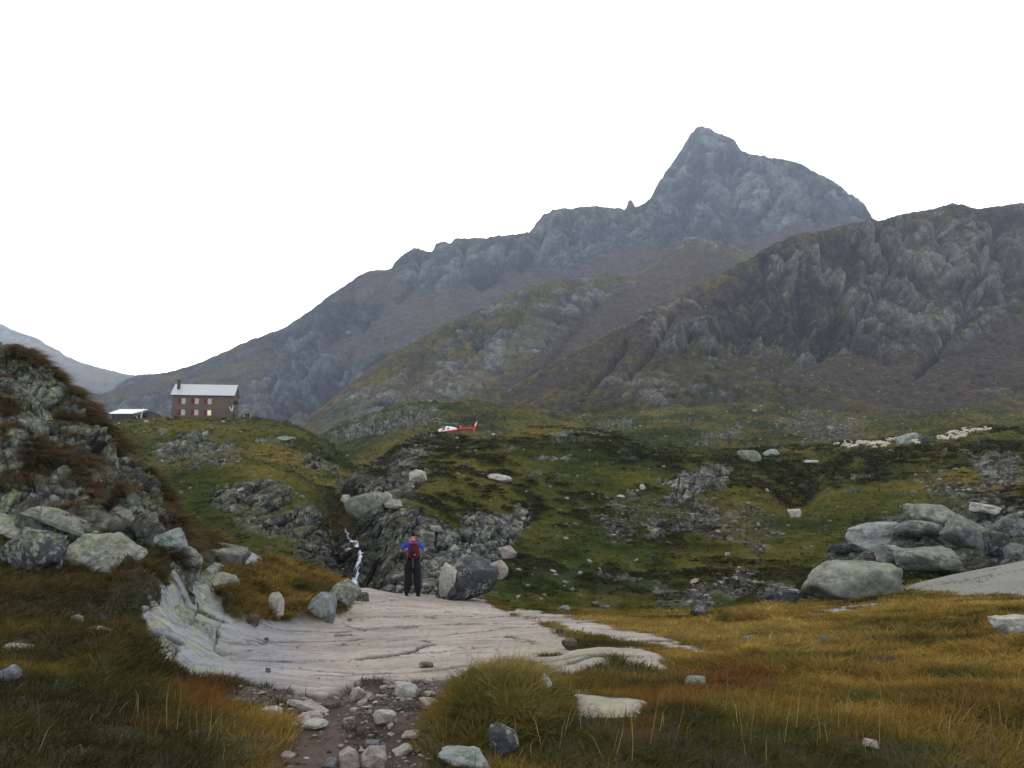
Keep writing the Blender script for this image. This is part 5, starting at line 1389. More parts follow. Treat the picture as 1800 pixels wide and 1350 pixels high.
def hiker():
    h_ = hit(726, 1047, [TA])[0]
    root = empty('person', (h_[0], 22.6, TA.at(726, 22.6)[2] - .015), rz=math.radians(4))
    # body: one continuous surface, head to feet and fingers
    P = [(0, 0, .97, .125, .10), (0, .0, 1.12, .12, .095), (0, -.01, 1.28, .145, .105), (.0, -.02, 1.42, .15, .105), (0, -.015, 1.49, .075, .07), (0, .01, 1.55, .052), (0, .035, 1.61, .066, .075), (0, .045, 1.68, .076, .092), (0, .035, 1.745, .062, .078)]
    E = chain(0, 9)
    P += [(0, .125, 1.64, .012), (0, .105, 1.60, .028)]; E += [(7, 9), (6, 10)]                        # nose, chin
    for s_ in (-1, 1):
        k = len(P); P += [(s_ * .078, .035, 1.665, .018, .008)]; E += [(7, k)]                         # ear
        k = len(P)
        ex, ez = (-.335, 1.235) if s_ < 0 else (.315, 1.25)
        wx, wy, wz = (s_ * .20, .27, 1.25)
        P += [(s_ * .17, -.02, 1.435, .062), (s_ * .255, -.01, 1.34, .050), (ex, .0, ez, .040), (s_ * .27, .15, 1.235, .038), (wx, wy, wz, .026)]
        E += [(3, k)] + chain(k, 5)
        hp, he = hand(s_, (wx, wy, wz), (-s_ * .6, .75, .12), (-s_, 0, 0))
        b = len(P); P += hp; E += [(k + 4, b)] + [(a + b, c + b) for a, c in he]
        k = len(P)
        P += [(s_ * .095, 0, .90, .092), (s_ * .115, .01, .70, .078), (s_ * .125, .02, .50, .058), (s_ * .135, -.015, .32, .055), (s_ * .152, -.02, .10, .038), (s_ * .155, .02, .045, .040), (s_ * .18, .15, .03, .030)]
        E += [(0, k)] + chain(k, 7)
    skin('body', P, E, 2, M_skin, root)
    # t-shirt
    P = [(0, 0, .90, .12, .10), (0, 0, 1.0, .135, .108), (0, 0, 1.12, .138, .110), (0, -.01, 1.28, .160, .120), (0, -.02, 1.42, .165, .118), (0, -.015, 1.50, .085, .078), (0, -.005, 1.525, .068)]
    E = chain(0, 7)
    for s_ in (-1, 1):
        k = len(P); ex, ez = (-.335, 1.235) if s_ < 0 else (.315, 1.25)
        P += [(s_ * .17, -.02, 1.44, .078), (s_ * .255, -.01, 1.345, .068), (ex * .97, .0, ez + .025, .060)]
        E += [(4, k)] + chain(k, 3)
    skin('t_shirt', P, E, 2, M_shirt, root)
    P = [(0, 0, 1.16, .145, .118), (0, 0, .95, .165, .135)]; E = [(0, 1)]
    for s_ in (-1, 1):
        k = len(P)
        P += [(s_ * .100, 0, .86, .145), (s_ * .115, .01, .70, .132), (s_ * .125, .02, .50, .108), (s_ * .135, -.015, .32, .102), (s_ * .150, -.02, .14, .088), (s_ * .152, -.02, .08, .080)]
        E += [(1, k)] + chain(k, 6)
    skin('trousers', P, E, 2, M_trous, root)
    P = [(0, .0, 1.62, .062, .060), (0, .015, 1.69, .086, .098), (0, .03, 1.755, .068, .085)]
    skin('hair', P, chain(0, 3), 2, M_hair, root)
    for s_ in (-1, 1):
        o = skin('boot', [(s_ * .152, -.03, .15, .055), (s_ * .155, -.04, .06, .060), (s_ * .160, .06, .05, .052), (s_ * .172, .17, .040, .042)], chain(0, 4), 2, M_boot, root)
        b = BM(); b.loft([(-.11, .012, .014, .045), (0, .012, .014, .055), (.14, .012, .014, .058), (.22, .014, .012, .035)], 12)
        q = b.obj('sole', M_packd, o); q.rotation_euler = (0, 0, math.pi / 2); q.location = (s_ * .160, .0, 0)
    tag(root, 'hiker seen from behind in a blue t-shirt and black trousers standing at the slab edge', 'person')
    # backpack, worn but a thing of its own
    bp_ = empty('backpack', root.location + Vector((0.02, 0, 0)), rz=math.radians(4))
    P = [(.02, -.20, 1.00, .135, .090), (.02, -.215, 1.17, .172, .110), (.02, -.21, 1.36, .165, .105), (.02, -.195, 1.49, .125, .075)]
    skin('main_bag', P, chain(0, 4), 2, M_pack, bp_)
    skin('front_pocket', [(.02, -.29, 1.10, .09, .035), (.02, -.305, 1.20, .105, .04), (.02, -.30, 1.31, .09, .03)], chain(0, 3), 2, M_packd, bp_)
    skin('lid', [(.02, -.14, 1.485, .125, .05), (.02, -.24, 1.475, .12, .045), (.02, -.28, 1.44, .10, .03)], chain(0, 3), 2, M_pack, bp_)
    skin('side_pocket', [(.155, -.20, 1.05, .035), (.16, -.20, 1.16, .035)], [(0, 1)], 1, M_packd, bp_)
    skin('side_pocket', [(-.12, -.20, 1.05, .035), (-.125, -.20, 1.16, .035)], [(0, 1)], 1, M_packd, bp_)
    b = BM(); b.tube([(-.09, -.285, 1.50), (-.03, -.32, 1.475), (.07, -.32, 1.475), (.13, -.285, 1.50)], .011); b.obj('trim', M_pink, bp_, smooth_=True)
    b = BM(); b.loft([(.015, 1.165, .018, .006, -.352), (.045, 1.165, .022, .006, -.352), (.085, 1.175, .012, .006, -.352)], 8); b.obj('badge', M_pink, bp_)
    for s_ in (-1, 1):
        b = BM(); b.tube([(s_ * .10, -.17, 1.44), (s_ * .115, -.10, 1.53), (s_ * .12, .02, 1.545), (s_ * .125, .11, 1.46), (s_ * .14, .12, 1.28), (s_ * .16, .03, 1.12), (s_ * .15, -.13, 1.06)], .021)
        b.obj('shoulder_strap', M_pink if s_ < 0 else M_pack, bp_, smooth_=True)
    b = BM(); b.tube([(-.13, -.15, 1.04), (-.17, -.02, 1.035), (-.12, .12, 1.03), (0, .15, 1.03), (.12, .12, 1.03), (.17, -.02, 1.035), (.14, -.15, 1.04)], .022); b.obj('hip_belt', M_packd, bp_, smooth_=True)
    b = BM(); b.tube([(.0, -.30, 1.06), (-.01, -.27, .95), (.005, -.24, .80)], .007); b.tube([(.17, -.22, 1.30), (.20, -.20, 1.10), (.185, -.18, .92)], .006)
    b.obj('hanging_strap', plain_mat('grey_webbing', (.20, .18, .18)), bp_, smooth_=True)
    tag(bp_, 'crimson and black backpack with pink trim worn by the hiker', 'backpack')
hiker()

# ------------------------------------------------------------------ SHEEP
M_sheep = tint_mat('fleece', fine=9, amp=.2, bump=.5, bscale=14, bdist=.03, spec=.05)
def sheep_proto(graze, face):
    P = [(-.40, 0, .64, .20, .20), (-.12, 0, .64, .25, .24), (.16, 0, .64, .25, .24), (.40, 0, .66, .19, .20)]
    E = chain(0, 4)
    if graze: P += [(.58, 0, .56, .11), (.70, 0, .36, .085), (.80, 0, .22, .07), (.86, 0, .12, .045)]
    else: P += [(.56, 0, .82, .11), (.66, 0, .94, .09), (.76, 0, .90, .07), (.88, 0, .84, .045)]
    E += [(3, 4)] + chain(4, 4)
    for s_ in (-1, 1):
        k = len(P); a = P[5]
        P += [(a[0], s_ * .13, a[2] + .02, .025)]; E += [(5, k)]
    k = len(P); P += [(-.60, 0, .58, .05), (-.63, 0, .42, .03)]; E += [(0, k), (k, k + 1)]
    for s_ in (-1, 1):
        k = len(P); P += [(-.38, s_ * .12, .46, .085), (-.47, s_ * .12, .27, .035), (-.42, s_ * .12, .03, .030)]; E += [(0, k)] + chain(k, 3)
        k = len(P); P += [(.36, s_ * .11, .46, .075), (.37, s_ * .11, .25, .036), (.35, s_ * .11, .03, .030)]; E += [(3, k)] + chain(k, 3)
    def cf(V):
        c = mixc(np.array([.40, .35, .28]), np.array([.55, .50, .42]), (.5 + fbm(V * 5, 3, 3)).clip(0, 1))
        c = mixc(c, np.array(face), smooth(.60, .72, V[:, 0]))
        return mixc(c, np.array([.20, .15, .11]), smooth(.38, .25, V[:, 2]) * (np.abs(V[:, 1]) > .04) * (V[:, 0] < .55))
    o = skin('sheep', P, E, 1, M_sheep, None, 1, cf)
    me = o.data; bpy.data.objects.remove(o)
    return me
SH = [sheep_proto(False, (.5, .42, .33)), sheep_proto(True, (.5, .42, .33)), sheep_proto(True, (.16, .12, .10)), sheep_proto(False, (.60, .54, .44))]
zones = [(1468, 1480, 783, 786, 2, 'white sheep strung out at the left tip of the flock'),
         (1480, 1515, 780, 789, 15, 'white sheep packed in the left crowd of the flock'),
         (1515, 1562, 781, 788, 17, 'white sheep in the dense middle crowd of the flock'),
         (1562, 1615, 776, 783, 11, 'white sheep in single file in front of the teal rock'),
         (1648, 1672, 769, 777, 7, 'white sheep at the foot of the upper group right of the dark rock'),
         (1672, 1700, 768, 775, 8, 'white sheep in the lower row of the upper group'),
         (1668, 1706, 760, 766, 12, 'white sheep in the upper row of the upper group'),
         (1706, 1744, 754, 761, 9, 'white sheep straggling along the crest at the far right of the flock')]
for (x0, x1, y0, y1, n, lb) in zones:
    for k in range(n):
        a = x0 + (x1 - x0) * (k + .5 * RNG.random()) / n; b = y0 - 1.5 + (y1 - y0 + 4) * RNG.random()
        t_ = (a - x0) / (x1 - x0)
        if x1 == 1744: b = 761 - 5 * t_ + RNG.random() * 2
        h_ = hit(a, b, [TB])
        if h_ is None or h_[0][1] > 190: h_ = hit(a, b + 5, [TB])
        if h_ is None or h_[0][1] > 190: continue
        p = h_[0]
        o = bpy.data.objects.new('sheep', SH[RNG.integers(4)]); COL.objects.link(o)
        o.location = (p[0], p[1], p[2] - .02)
        o.rotation_euler = (0, 0, (0 if RNG.random() < .5 else math.pi) + RNG.normal() * .45)
        s_ = .66 + .16 * RNG.random(); o.scale = (s_, s_, s_)
        tag(o, lb, 'sheep', lb.replace('white sheep', 'sheep'))

# ------------------------------------------------------------------ THE STONE HOUSE
M_wall = plain_mat('brown_stone_wall', (.095, .074, .062), rough=.95, var=.25, scale=2.2, bump=.4)
M_wall2 = plain_mat('lower_stone_wall', (.080, .066, .058), rough=.95, var=.25, scale=2.2, bump=.4)
M_roof = plain_mat('grey_sheet_roof', (.40, .43, .44), rough=.35, metal=.2, var=.1, scale=1.5)
M_roofd = plain_mat('dark_eaves', (.03, .028, .026))
M_shut = plain_mat('red_brown_shutter', (.10, .012, .014), rough=.7)
M_frame = plain_mat('window_frame', (.30, .27, .25))
M_glass = plain_mat('window_glass', (.13, .11, .115), rough=.08, metal=.85, var=.05)
M_lit = plain_mat('lit_window', (.6, .5, .35), rough=.3, emit=(1.0, .72, .42), estr=.12)
M_chim = plain_mat('chimney_stone', (.05, .04, .038))
M_dark = plain_mat('dark_metal', (.012, .012, .013), rough=.5)
M_white = plain_mat('white_paint', (.75, .75, .73), rough=.5, var=.05)
def house():
    Y = 178.0
    p = world_at(301, 738, Y); pr = world_at(404, 738, Y)
    W_ = float(pr[0] - p[0]); m = Y / FPX * 1.0
    root = empty('stone_house', (float(p[0]), Y, float(p[2]) + .1), rz=math.radians(10))
    H = 45 * m; Dp = 7.5; RH = 2.5; W_ = W_ * 1.0
    b = BM(); b.box((0, .0, 2.45), (W_, Dp, H)); 
    b.add([(0, 0, H), (W_, 0, H), (W_, Dp, H), (0, Dp, H), (0, Dp / 2, H + RH - .12), (W_, Dp / 2, H + RH - .12)], [(0, 4, 3), (1, 2, 5), (0, 1, 5, 4), (2, 3, 4, 5)])
    b.obj('upper_wall', M_wall, root)
    b = BM(); b.box((-.02, -.02, -3), (W_ + .02, Dp + .02, 2.45)); b.obj('lower_wall', M_wall2, root)
    # gabled roof of sheet metal with standing seams
    ov = .35; b = BM()
    sl = RH / (Dp / 2)
    for sg in (0, 1):
        y0, y1 = (-ov, Dp / 2) if sg == 0 else (Dp + ov, Dp / 2)
        z0 = H - ov * sl
        b.add([(-ov, y0, z0), (W_ + ov, y0, z0), (W_ + ov, y1, H + RH), (-ov, y1, H + RH), (-ov, y0, z0 + .12), (W_ + ov, y0, z0 + .12), (W_ + ov, y1, H + RH + .12), (-ov, y1, H + RH + .12)],
              [(0, 3, 2, 1), (4, 5, 6, 7), (0, 1, 5, 4), (1, 2, 6, 5), (2, 3, 7, 6), (3, 0, 4, 7)])
    n = 28
    for k in range(n + 1):
        x = -ov + .03 + (W_ + 2 * ov - .06) * k / n
        b.tube([(x, -ov, H - ov * sl + .13), (x, Dp / 2, H + RH + .13)], .02, 4)
    rf = b.obj('roof', M_roof, root)
    b = BM(); b.box((-ov - .02, -ov - .04, H - ov * sl - .14), (W_ + ov + .02, -ov, H - ov * sl + .02)); b.obj('gutter', M_roofd, root)
    b = BM(); b.box((.55, 1.6, H + .6), (1.15, 2.2, H + RH + .6)); b.box((.47, 1.52, H + RH + .6), (1.23, 2.28, H + RH + .75)); b.box((.6, 1.65, H + RH + .87), (1.1, 2.15, H + RH + .97))
    for (u_, v_) in ((.62, 1.68), (1.02, 1.68), (.62, 2.06), (1.02, 2.06)): b.box((u_, v_, H + RH + .75), (u_ + .08, v_ + .08, H + RH + .87))
    b.obj('chimney', M_chim, rf)
    # windows: pane and frame with one open shutter on the left of each
    for row, (zb, zt) in enumerate(((1.02, 2.12), (3.55, 4.65))):
        for col_, cx in enumerate((2.15, 4.95, 7.70)):
            lit = row == 0 and col_ == 2
            fx0, fx1 = cx - .08, cx + .62
            b = BM()
            for (a0, a1, c0, c1) in ((fx0 - .08, fx0, zb - .08, zt + .08), (fx1, fx1 + .08, zb - .08, zt + .08), (fx0, fx1, zt, zt + .08), (fx0, fx1, zb - .08, zb), ((fx0 + fx1) / 2 - .025, (fx0 + fx1) / 2 + .025, zb, zt)):
                b.box((a0, -.09, c0), (a1, -.025, c1))
            w_ = b.obj('window', M_frame, root)
            b = BM(); b.box((fx0, -.055, zb), (fx1, -.03, zt)); g_ = b.obj('pane', M_lit if lit else M_glass, w_)
            if lit: g_['label'] = 'pane glowing warm with indoor light'
            b = BM(); b.box((fx0 - .80, -.12, zb - .04), (fx0 - .10, -.05, zt + .04))
            for q in range(9):
                z_ = zb + .06 + q * (zt - zb - .1) / 9
                b.box((fx0 - .74, -.145, z_), (fx0 - .16, -.122, z_ + .07))
            b.obj('shutter', M_shut, root)
    b = BM(); b.tube([(W_ - .9, -.08, H - .2), (W_ - .9, -.08, 0)], .045); b.obj('downpipe', M_wall, root)
    b = BM(); b.box((W_ + .03, 1.5, -.2), (W_ + .09, 2.5, 1.9)); b.obj('side_door', M_roofd, root)
    tag(root, 'two-storey brown stone house with grey metal roof and red shutters on the grassy rise', 'house')
    # satellite dish high on the right corner and a lamp and two white slanted rods below it
    d = empty('satellite_dish', root.matrix_basis @ Vector((W_ + .02, .3, 3.9)), rz=root.rotation_euler[2])
    b = BM(); b.tube([(0, 0, 0), (.45, 0, .05)], .035); b.obj('bracket', M_dark, d)
    b = BM(); b.loft([(-.02, 0, .5, .5), (.02, 0, .47, .47), (.10, 0, .3, .3), (.15, 0, .08, .08)], 20, 2.0); q = b.obj('dish', M_dark, d, smooth_=True); q.location = (.52, -.05, .08); q.rotation_euler = (0, .2, -1.2)
    b = BM(); b.tube([(.5, -.1, -.3), (.72, -.5, .1)], .02); b.obj('feed_arm', M_dark, d)
    tag(d, 'dark round dish mounted on the right corner of the stone house', 'satellite dish')
    for k, (x0, z0, x1, z1) in enumerate([(-.75, 3.0, -.35, 2.2), (.12, 3.3, -.15, 2.2)]):
        pp = root.matrix_basis @ Vector((W_, -.25, 0))
        o_ = empty('ski_rod', pp)
        b = BM(); b.tube([(x0, 0, z0), (x1, 0, z1)], .07, 8); b.obj('rod', M_white, o_)
        b = BM(); b.box((x1 - .1, -.06, z1 - .12), (x1 + .1, .25, z1)); b.obj('foot', M_white, o_)
        o_.name = 'white_bracket'
        tag(o_, ['left white slanted bracket below the dish on the house corner', 'right white upright bracket below the dish on the house corner'][k], 'bracket')
    return root, W_
HOUSE, HW_ = house()

def shed():
    Y = 172.0; p = world_at(196, 741, Y); m = Y / FPX
    root = empty('white_roofed_shed', (float(p[0]), Y, float(p[2])), rz=0)
    w_ = 5.2
    b = BM(); b.box((0, 0, -2), (w_ - .9, 4, 1.75)); b.obj('wall', M_roofd, root)
    b = BM()
    b.add([(-.6, -.6, 1.62), (w_ - .35, -.6, 1.62), (w_ + .35, 4.6, 2.9), (-.6, 4.6, 2.9), (-.6, -.6, 1.74), (w_ - .35, -.6, 1.74), (w_ + .35, 4.6, 3.02), (-.6, 4.6, 3.02)],
          [(0, 3, 2, 1), (4, 5, 6, 7), (0, 1, 5, 4), (1, 2, 6, 5), (2, 3, 7, 6), (3, 0, 4, 7)])
    b.obj('roof', plain_mat('white_sheet_roof', (.72, .74, .74), rough=.4, var=.08, scale=1.2), root)
    for x in (w_ - .7,):
        b = BM(); b.box((x, -.3, -1), (x + .12, -.18, 1.6)); b.obj('post', M_roofd, root)
    tag(root, 'low dark shed with a bright white roof left of the stone house', 'shed')
    p = world_at(248, 738, 174.0)
    r2 = empty('leaning_pole', (float(p[0]), 174.0, float(p[2]) - .1))
    b = BM(); b.tube([(-.1, 0, 0), (.35, 0, 2.75)], [.075, .06], 8); b.obj('pole', M_white, r2)
    b = BM(); b.tube([(-.12, 0, -.3), (-.1, 0, .12)], .11, 8); b.obj('socket', M_dark, r2)
    tag(r2, 'white pole leaning slightly right between the shed and the stone shelter', 'pole')
    # low vaulted stone shelter with a turf back
    p = world_at(254, 740, 176.0)
    r3 = empty('stone_shelter', (float(p[0]), 176.0, float(p[2])))
    n = 14; prof = []
    for k in range(n + 1):
        t = k / n; prof.append((-.6 + 5.2 * t, 1.85 * math.sin(math.pi * (.30 + .70 * t)) ** .8 if t < 1 else 0.0))
    V = []; 
    for y in (0, 5):
        V += [(x, y, z_) for x, z_ in prof] + [(x, y, -1.5) for x, _ in prof]
    q = n + 1; F = []
    for k in range(n):
        F.append((k, k + 1, k + 1 + 2 * q, k + 2 * q)); F.append((k, k + q, k + 1 + q, k + 1)); F.append((k + 2 * q, k + 1 + 2 * q, k + 1 + 3 * q, k + 3 * q))
    b = BM(); b.add(V, F); b.obj('vaulted_wall', plain_mat('dark_stone', (.055, .055, .05), var=.4, scale=2.5, bump=.5), r3)
    b = BM()
    for k in range(n):
        (x0, z0), (x1, z1) = prof[k], prof[k + 1]
        b.add([(x0, -.15, z0 + .02), (x1, -.15, z1 + .02), (x1, 5.1, z1 + .02), (x0, 5.1, z0 + .02), (x0, -.15, z0 + .22), (x1, -.15, z1 + .22), (x1, 5.1, z1 + .22), (x0, 5.1, z0 + .22)],
              [(4, 5, 6, 7), (0, 1, 5, 4), (0, 3, 2, 1)])
    b.obj('turf_roof', plain_mat('brown_turf', (.040, .030, .016), var=.4, scale=4), r3)
    b = BM(); b.box((-.3, -.06, -.5), (.5, -.02, 1.3)); b.obj('doorway', M_dark, r3)
    tag(r3, 'low vaulted dark stone shelter with turf roof left of the stone house', 'shelter')
    # pale panels and a bin leaning by the shelter
    for k, (px_, h_, c_) in enumerate([(233, .95, M_white), (241, .8, M_frame)]):
        p = world_at(px_, 736, 173.0)
        o_ = empty('leaning_board', (float(p[0]), 173.0, float(p[2])))
        b = BM(); b.box((-.16, 0, 0), (.16, .05, h_), 0); q_ = b.obj('board', c_, o_, bevel=.01); q_.rotation_euler = (-.2, .3 * (1 - 2 * k), 0)
        b = BM(); b.box((-.3, -.05, -.3), (.3, .35, .08)); b.obj('base', M_dark, o_)
        tag(o_, ['white board leaning in the shade under the shed roof', 'grey board leaning next to the white pole'][k], 'board')
shed()

M_folk = tint_mat('distant_clothing', fine=20, amp=.3, bump=0, spec=.05)
def folk(px_, Y, top, btm, turn, seated, label, zoff=0.0):
    h0 = 1.7
    if seated:
        P = [(0, 0, .50, .15), (0, -.02, .75, .15), (0, 0, 1.0, .17), (0, .02, 1.12, .06), (0, .04, 1.25, .09), (0, .04, 1.33, .07)]; E = chain(0, 6)
        for s_ in (-1, 1):
            k = len(P); P += [(s_ * .2, 0, .98, .06), (s_ * .27, .1, .75, .05), (s_ * .15, .32, .78, .04), (s_ * .12, .42, .78, .035)]; E += [(2, k)] + chain(k, 4)
            k = len(P); P += [(s_ * .1, .1, .50, .09), (s_ * .14, .45, .48, .07), (s_ * .14, .45, .10, .05), (s_ * .14, .58, .04, .04)]; E += [(0, k)] + chain(k, 4)
    else:
        P = [(0, 0, .95, .14), (0, 0, 1.15, .14), (0, -.01, 1.38, .16), (0, 0, 1.52, .06), (0, .03, 1.63, .09), (0, .02, 1.71, .07)]; E = chain(0, 6)
        for s_ in (-1, 1):
            k = len(P); P += [(s_ * .21, 0, 1.38, .06), (s_ * .27, .0, 1.12, .05), (s_ * .24, .12, .9, .04), (s_ * .23, .16, .82, .035)]; E += [(2, k)] + chain(k, 4)
            k = len(P); P += [(s_ * .1, 0, .86, .10), (s_ * .13, .01, .48, .075), (s_ * .14, -.02, .10, .05), (s_ * .15, .14, .04, .04)]; E += [(0, k)] + chain(k, 4)
    hz_ = 1.16 if seated else 1.55; wz = .55 if seated else .98
    def cf(V):
        c = np.where(V[:, 2:3] > wz, np.array(top)[None], np.array(btm)[None])
        c = np.where(V[:, 2:3] > hz_, np.array([[.03, .02, .016]]), c)
        return c
    o = skin('person', P, E, 1, M_folk, None, 1, cf)
    p = world_at(px_, 737, Y)
    g_ = TB.at(px_, Y)[2]
    o.location = (float(p[0]), Y, max(float(g_), float(p[2]) - .25) + zoff); o.rotation_euler = (0, 0, turn)
    tag(o, label, 'person')
    return o
GZ = []
folk(411, 177.5, (.03, .035, .05), (.02, .02, .025), 1.2, False, 'person in dark clothes standing against the right end of the stone house')
folk(425, 178, (.02, .02, .022), (.015, .015, .018), 1.5, True, 'person sitting alone on the terrace just right of the stone house')
folk(433, 179, (.02, .022, .03), (.02, .02, .02), .3, False, 'left of two dark people standing together on the terrace')
folk(437, 178.5, (.025, .02, .02), (.015, .015, .015), 2.6, False, 'right of two dark people standing together on the terrace')
folk(444, 179, (.03, .022, .02), (.02, .02, .02), 1.8, True, 'person in dark brown sitting at the right end of the terrace')
folk(449, 178, (.14, .03, .02), (.02, .02, .02), -1.6, True, 'person with reddish top sitting at the far right end of the terrace')

# ------------------------------------------------------------------ THE HELICOPTER
M_hw = plain_mat('white_fuselage', (.80, .80, .80), rough=.3, var=.03)
M_hr = plain_mat('red_fuselage', (.48, .012, .015), rough=.35, var=.08)
M_hg = plain_mat('dark_canopy_glass', (.015, .018, .022), rough=.06, spec=.8)
M_hd = plain_mat('black_cowling', (.014, .014, .016), rough=.55)
M_blade = plain_mat('rotor_blade', (.55, .50, .40), rough=.5)
def helicopter():
    Y = 243.0
    g_ = TB.at(797, Y)
    p = world_at(797, 765.5, Y)
    root = empty('helicopter', (float(p[0]), Y, float(p[2]) - .15), rz=math.radians(-8))
    root.scale = (1.04, 1.04, 1.04)
    print('heli ground', g_, p, project(g_))
    # nose towards -x, ground at z = 0
    b = BM(); b.loft([(-4.55, 1.55, .06, .06), (-4.40, 1.58, .25, .32), (-4.0, 1.66, .50, .60), (-3.3, 1.80, .74, .82), (-2.4, 1.93, .90, .92), (-1.4, 1.95, .93, .93), (-.4, 1.93, .90, .90), (.5, 1.90, .74, .74), (1.1, 1.90, .50, .5)], 28, 2.5)
    fz = b.obj('fuselage', M_hw, root, smooth_=True)
    b = BM(); b.loft([(-4.30, 1.82, .10, .24), (-3.95, 1.95, .33, .50), (-3.3, 2.13, .52, .80), (-2.55, 2.28, .56, .90), (-2.15, 2.35, .50, .92)], 24, 2.3)
    b.obj('windscreen', M_hg, fz, smooth_=True)
    for s_ in (-1, 1):
        b = BM(); b.add([(-3.25, s_ * .86, 1.62), (-2.45, s_ * .955, 1.66), (-2.30, s_ * .93, 2.32), (-2.95, s_ * .88, 2.30), (-3.25, s_ * .82, 1.62), (-2.45, s_ * .9, 1.66), (-2.30, s_ * .88, 2.32), (-2.95, s_ * .82, 2.30)], [(0, 1, 2, 3), (7, 6, 5, 4), (0, 4, 5, 1), (1, 5, 6, 2), (2, 6, 7, 3), (3, 7, 4, 0)])
        b.obj('door_window', M_hg, fz)
        b = BM(); b.add([(-1.7, s_ * .962, 1.95), (-1.0, s_ * .962, 1.95), (-1.0, s_ * .93, 2.45), (-1.65, s_ * .93, 2.45), (-1.7, s_ * .9, 1.95), (-1.0, s_ * .9, 1.95), (-1.0, s_ * .86, 2.45), (-1.65, s_ * .86, 2.45)], [(0, 1, 2, 3), (7, 6, 5, 4), (0, 4, 5, 1), (1, 5, 6, 2), (2, 6, 7, 3), (3, 7, 4, 0)])
        b.obj('cabin_window', M_hg, fz)
    b = BM(); b.loft([(-3.3, 1.22, .16, .74), (-2.4, 1.26, .26, .90), (-1.2, 1.40, .42, .955), (0, 1.52, .50, .925), (.8, 1.66, .46, .68), (1.25, 1.72, .34, .5)], 24, 2.6); b.obj('red_belly', M_hr, fz, smooth_=True)
    b = BM(); b.loft([(-1.6, 2.72, .16, .40), (-1.2, 2.85, .34, .55), (-.2, 2.86, .40, .58), (.9, 2.62, .42, .50), (1.7, 2.40, .26, .32), (2.0, 2.35, .15, .2)], 20, 2.6); b.obj('engine_cowling', M_hd, root, smooth_=True)
    b = BM(); b.tube([(1.5, .25, 2.62), (2.25, .28, 2.75)], .17, 12); b.obj('exhaust', M_frame, root, smooth_=True)
    b = BM(); b.loft([(.7, 1.95, .48, .46), (1.8, 2.05, .34, .32), (3.4, 2.16, .25, .24), (5.2, 2.28, .19, .18), (6.1, 2.34, .16, .15)], 20, 2.2); b.obj('tail_boom', M_hr, root, smooth_=True)
    def fin(name, pts, th, m_, pr):
        b = BM(); n = len(pts)
        V = [(x, -th, z_) for x, z_ in pts] + [(x, th, z_) for x, z_ in pts]
        b.add(V, [tuple(range(n)), tuple(range(n, 2 * n))[::-1]] + [(i, (i + 1) % n, (i + 1) % n + n, i + n) for i in range(n)])
        return b.obj(name, m_, pr)
    f_ = fin('tail_fin', [(5.1, 2.30), (5.75, 2.45), (6.45, 3.35), (6.85, 4.45), (7.25, 4.45), (6.95, 3.2), (6.45, 2.2), (6.25, 1.35), (5.85, 1.30), (5.65, 2.05)], .06, M_hr, root)
    fin('white_panel', [(6.22, 2.95), (6.50, 3.45), (6.66, 3.95), (6.90, 3.92), (6.75, 3.35), (6.5, 2.9)], .064, M_hw, f_)
    fin('fin_cap', [(6.80, 4.45), (6.85, 4.75), (7.28, 4.72), (7.25, 4.45)], .075, M_hd, f_)
    b = BM(); b.box((4.35, -1.25, 2.22), (4.85, 1.25, 2.29)); b.box((4.3, -1.29, 1.95), (4.95, -1.25, 2.6)); b.box((4.3, 1.25, 1.95), (4.95, 1.29, 2.6)); b.obj('stabiliser', M_hr, root, bevel=.01)
    b = BM(); b.tube([(-.6, 0, 3.2), (-.6, 0, 3.72)], [.12, .08], 10); b.loft([(-.95, 3.62, .07, .2), (-.6, 3.66, .12, .34), (-.25, 3.62, .07, .2)], 12, 2); hb = b.obj('rotor_hub', M_hd, root, smooth_=True)
    for k, a in enumerate((math.radians(182), math.radians(62), math.radians(-58))):
        c_, s_ = math.cos(a), math.sin(a); secs = []
        b = BM(); V = []; F = []
        for j, (r_, dz, ch) in enumerate([(.3, 3.66, .10), (1.0, 3.66, .16), (1.3, 3.66, .24), (3.4, 3.63, .24), (5.35, 3.55, .24)]):
            for (u, th) in ((-ch, 0), (0, .035), (ch, .0), (0, -.03)):
                V.append((-.6 + c_ * r_ - s_ * u, s_ * r_ + c_ * u, dz + .8 * max(0, r_ - 1.) / 4.35 * (1 if k == 0 else -.4) + th * 1.6 + u * .45))
        for j in range(4):
            for q in range(4): F.append((j * 4 + q, j * 4 + (q + 1) % 4, j * 4 + 4 + (q + 1) % 4, j * 4 + 4 + q))
        F += [(0, 1, 2, 3), (16, 17, 18, 19)]
        b.add(V, F); q_ = b.obj('rotor_blade', M_blade if k == 0 else M_hd, hb)
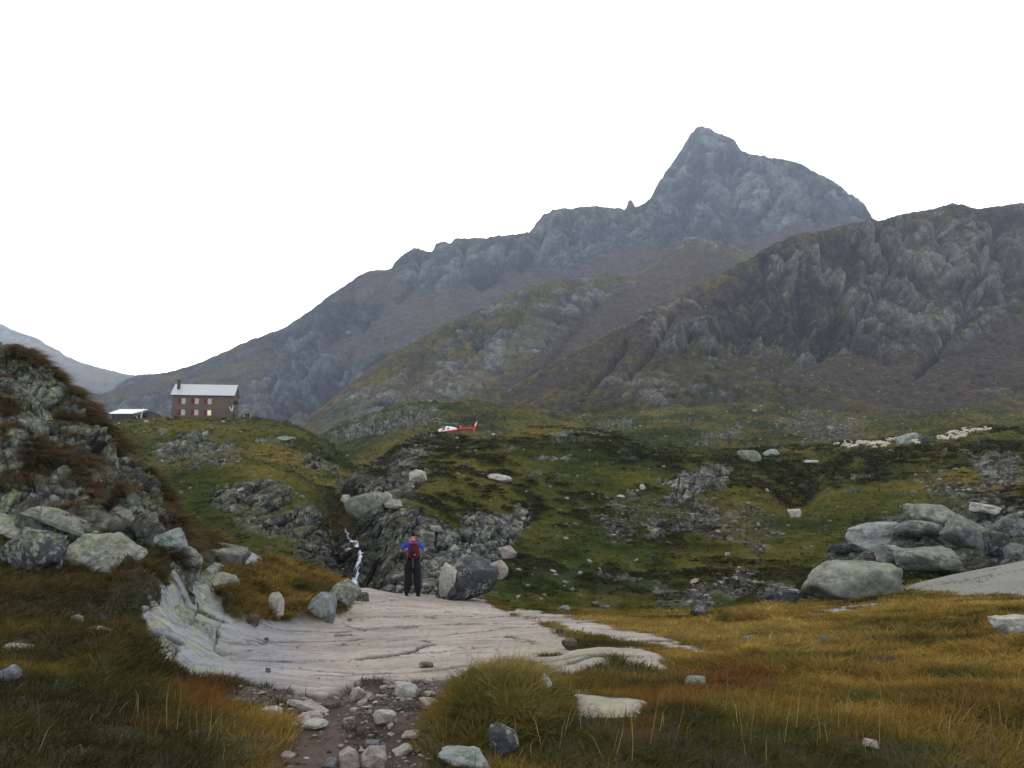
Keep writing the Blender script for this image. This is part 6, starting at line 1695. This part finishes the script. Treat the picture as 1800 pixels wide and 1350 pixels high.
        if k == 0: q_['label'] = 'pale rotor blade reaching over the nose'
    b = BM(); b.tube([(6.55, .06, 3.0), (6.55, .32, 3.0)], .07, 8); th_ = b.obj('tail_rotor_hub', M_hd, root)
    for a in (.9, .9 + math.pi):
        b = BM(); dx, dz = math.cos(a), math.sin(a)
        V = [(6.55 + dx * r_ - dz * u, .30 + t_, 3.0 + dz * r_ + dx * u) for r_ in (.08, .93) for (u, t_) in ((-.09, 0), (.09, 0), (.09, .02), (-.09, .02))]
        b.add(V, [(0, 1, 5, 4), (1, 2, 6, 5), (2, 3, 7, 6), (3, 0, 4, 7), (0, 3, 2, 1), (4, 5, 6, 7)]); b.obj('tail_blade', M_hd, th_)
    for s_ in (-1, 1):
        b = BM(); b.tube([(-3.45, s_ * 1.05, .34), (-3.15, s_ * 1.07, .12), (-2.8, s_ * 1.08, .06), (.6, s_ * 1.08, .06)], .055, 8); sk = b.obj('skid', M_hd, root, smooth_=True)
        for x in (-2.35, -.35):
            b = BM(); b.tube([(x, s_ * 1.08, .08), (x, s_ * .95, .55), (x, s_ * .5, 1.1)], .06, 8); b.obj('skid_leg', M_hd, sk, smooth_=True)
    tag(root, 'small white and red helicopter with a single pale blade raised parked on the rise', 'helicopter')
helicopter()
# ------------------------------------------------------------------ AIR
bm = bmesh.new()
bmesh.ops.create_cube(bm, size=1.0)
me = bpy.data.meshes.new('haze'); bm.to_mesh(me); bm.free()
hz = bpy.data.objects.new('haze', me); COL.objects.link(hz)
hz.scale = (9000, 4200, 1080); hz.location = (0, 2000, 1080 / 2 - 61)
hz['kind'] = 'stuff'
m = bpy.data.materials.new('haze'); m.use_nodes = True
t = m.node_tree; t.nodes.clear()
ou = t.nodes.new('ShaderNodeOutputMaterial'); pv = t.nodes.new('ShaderNodeVolumePrincipled')
pv.inputs['Color'].default_value = (.70, .82, 1, 1)
pv.inputs['Density'].default_value = HAZE
pv.inputs['Anisotropy'].default_value = .25
t.links.new(pv.outputs[0], ou.inputs['Volume'])
me.materials.append(m)
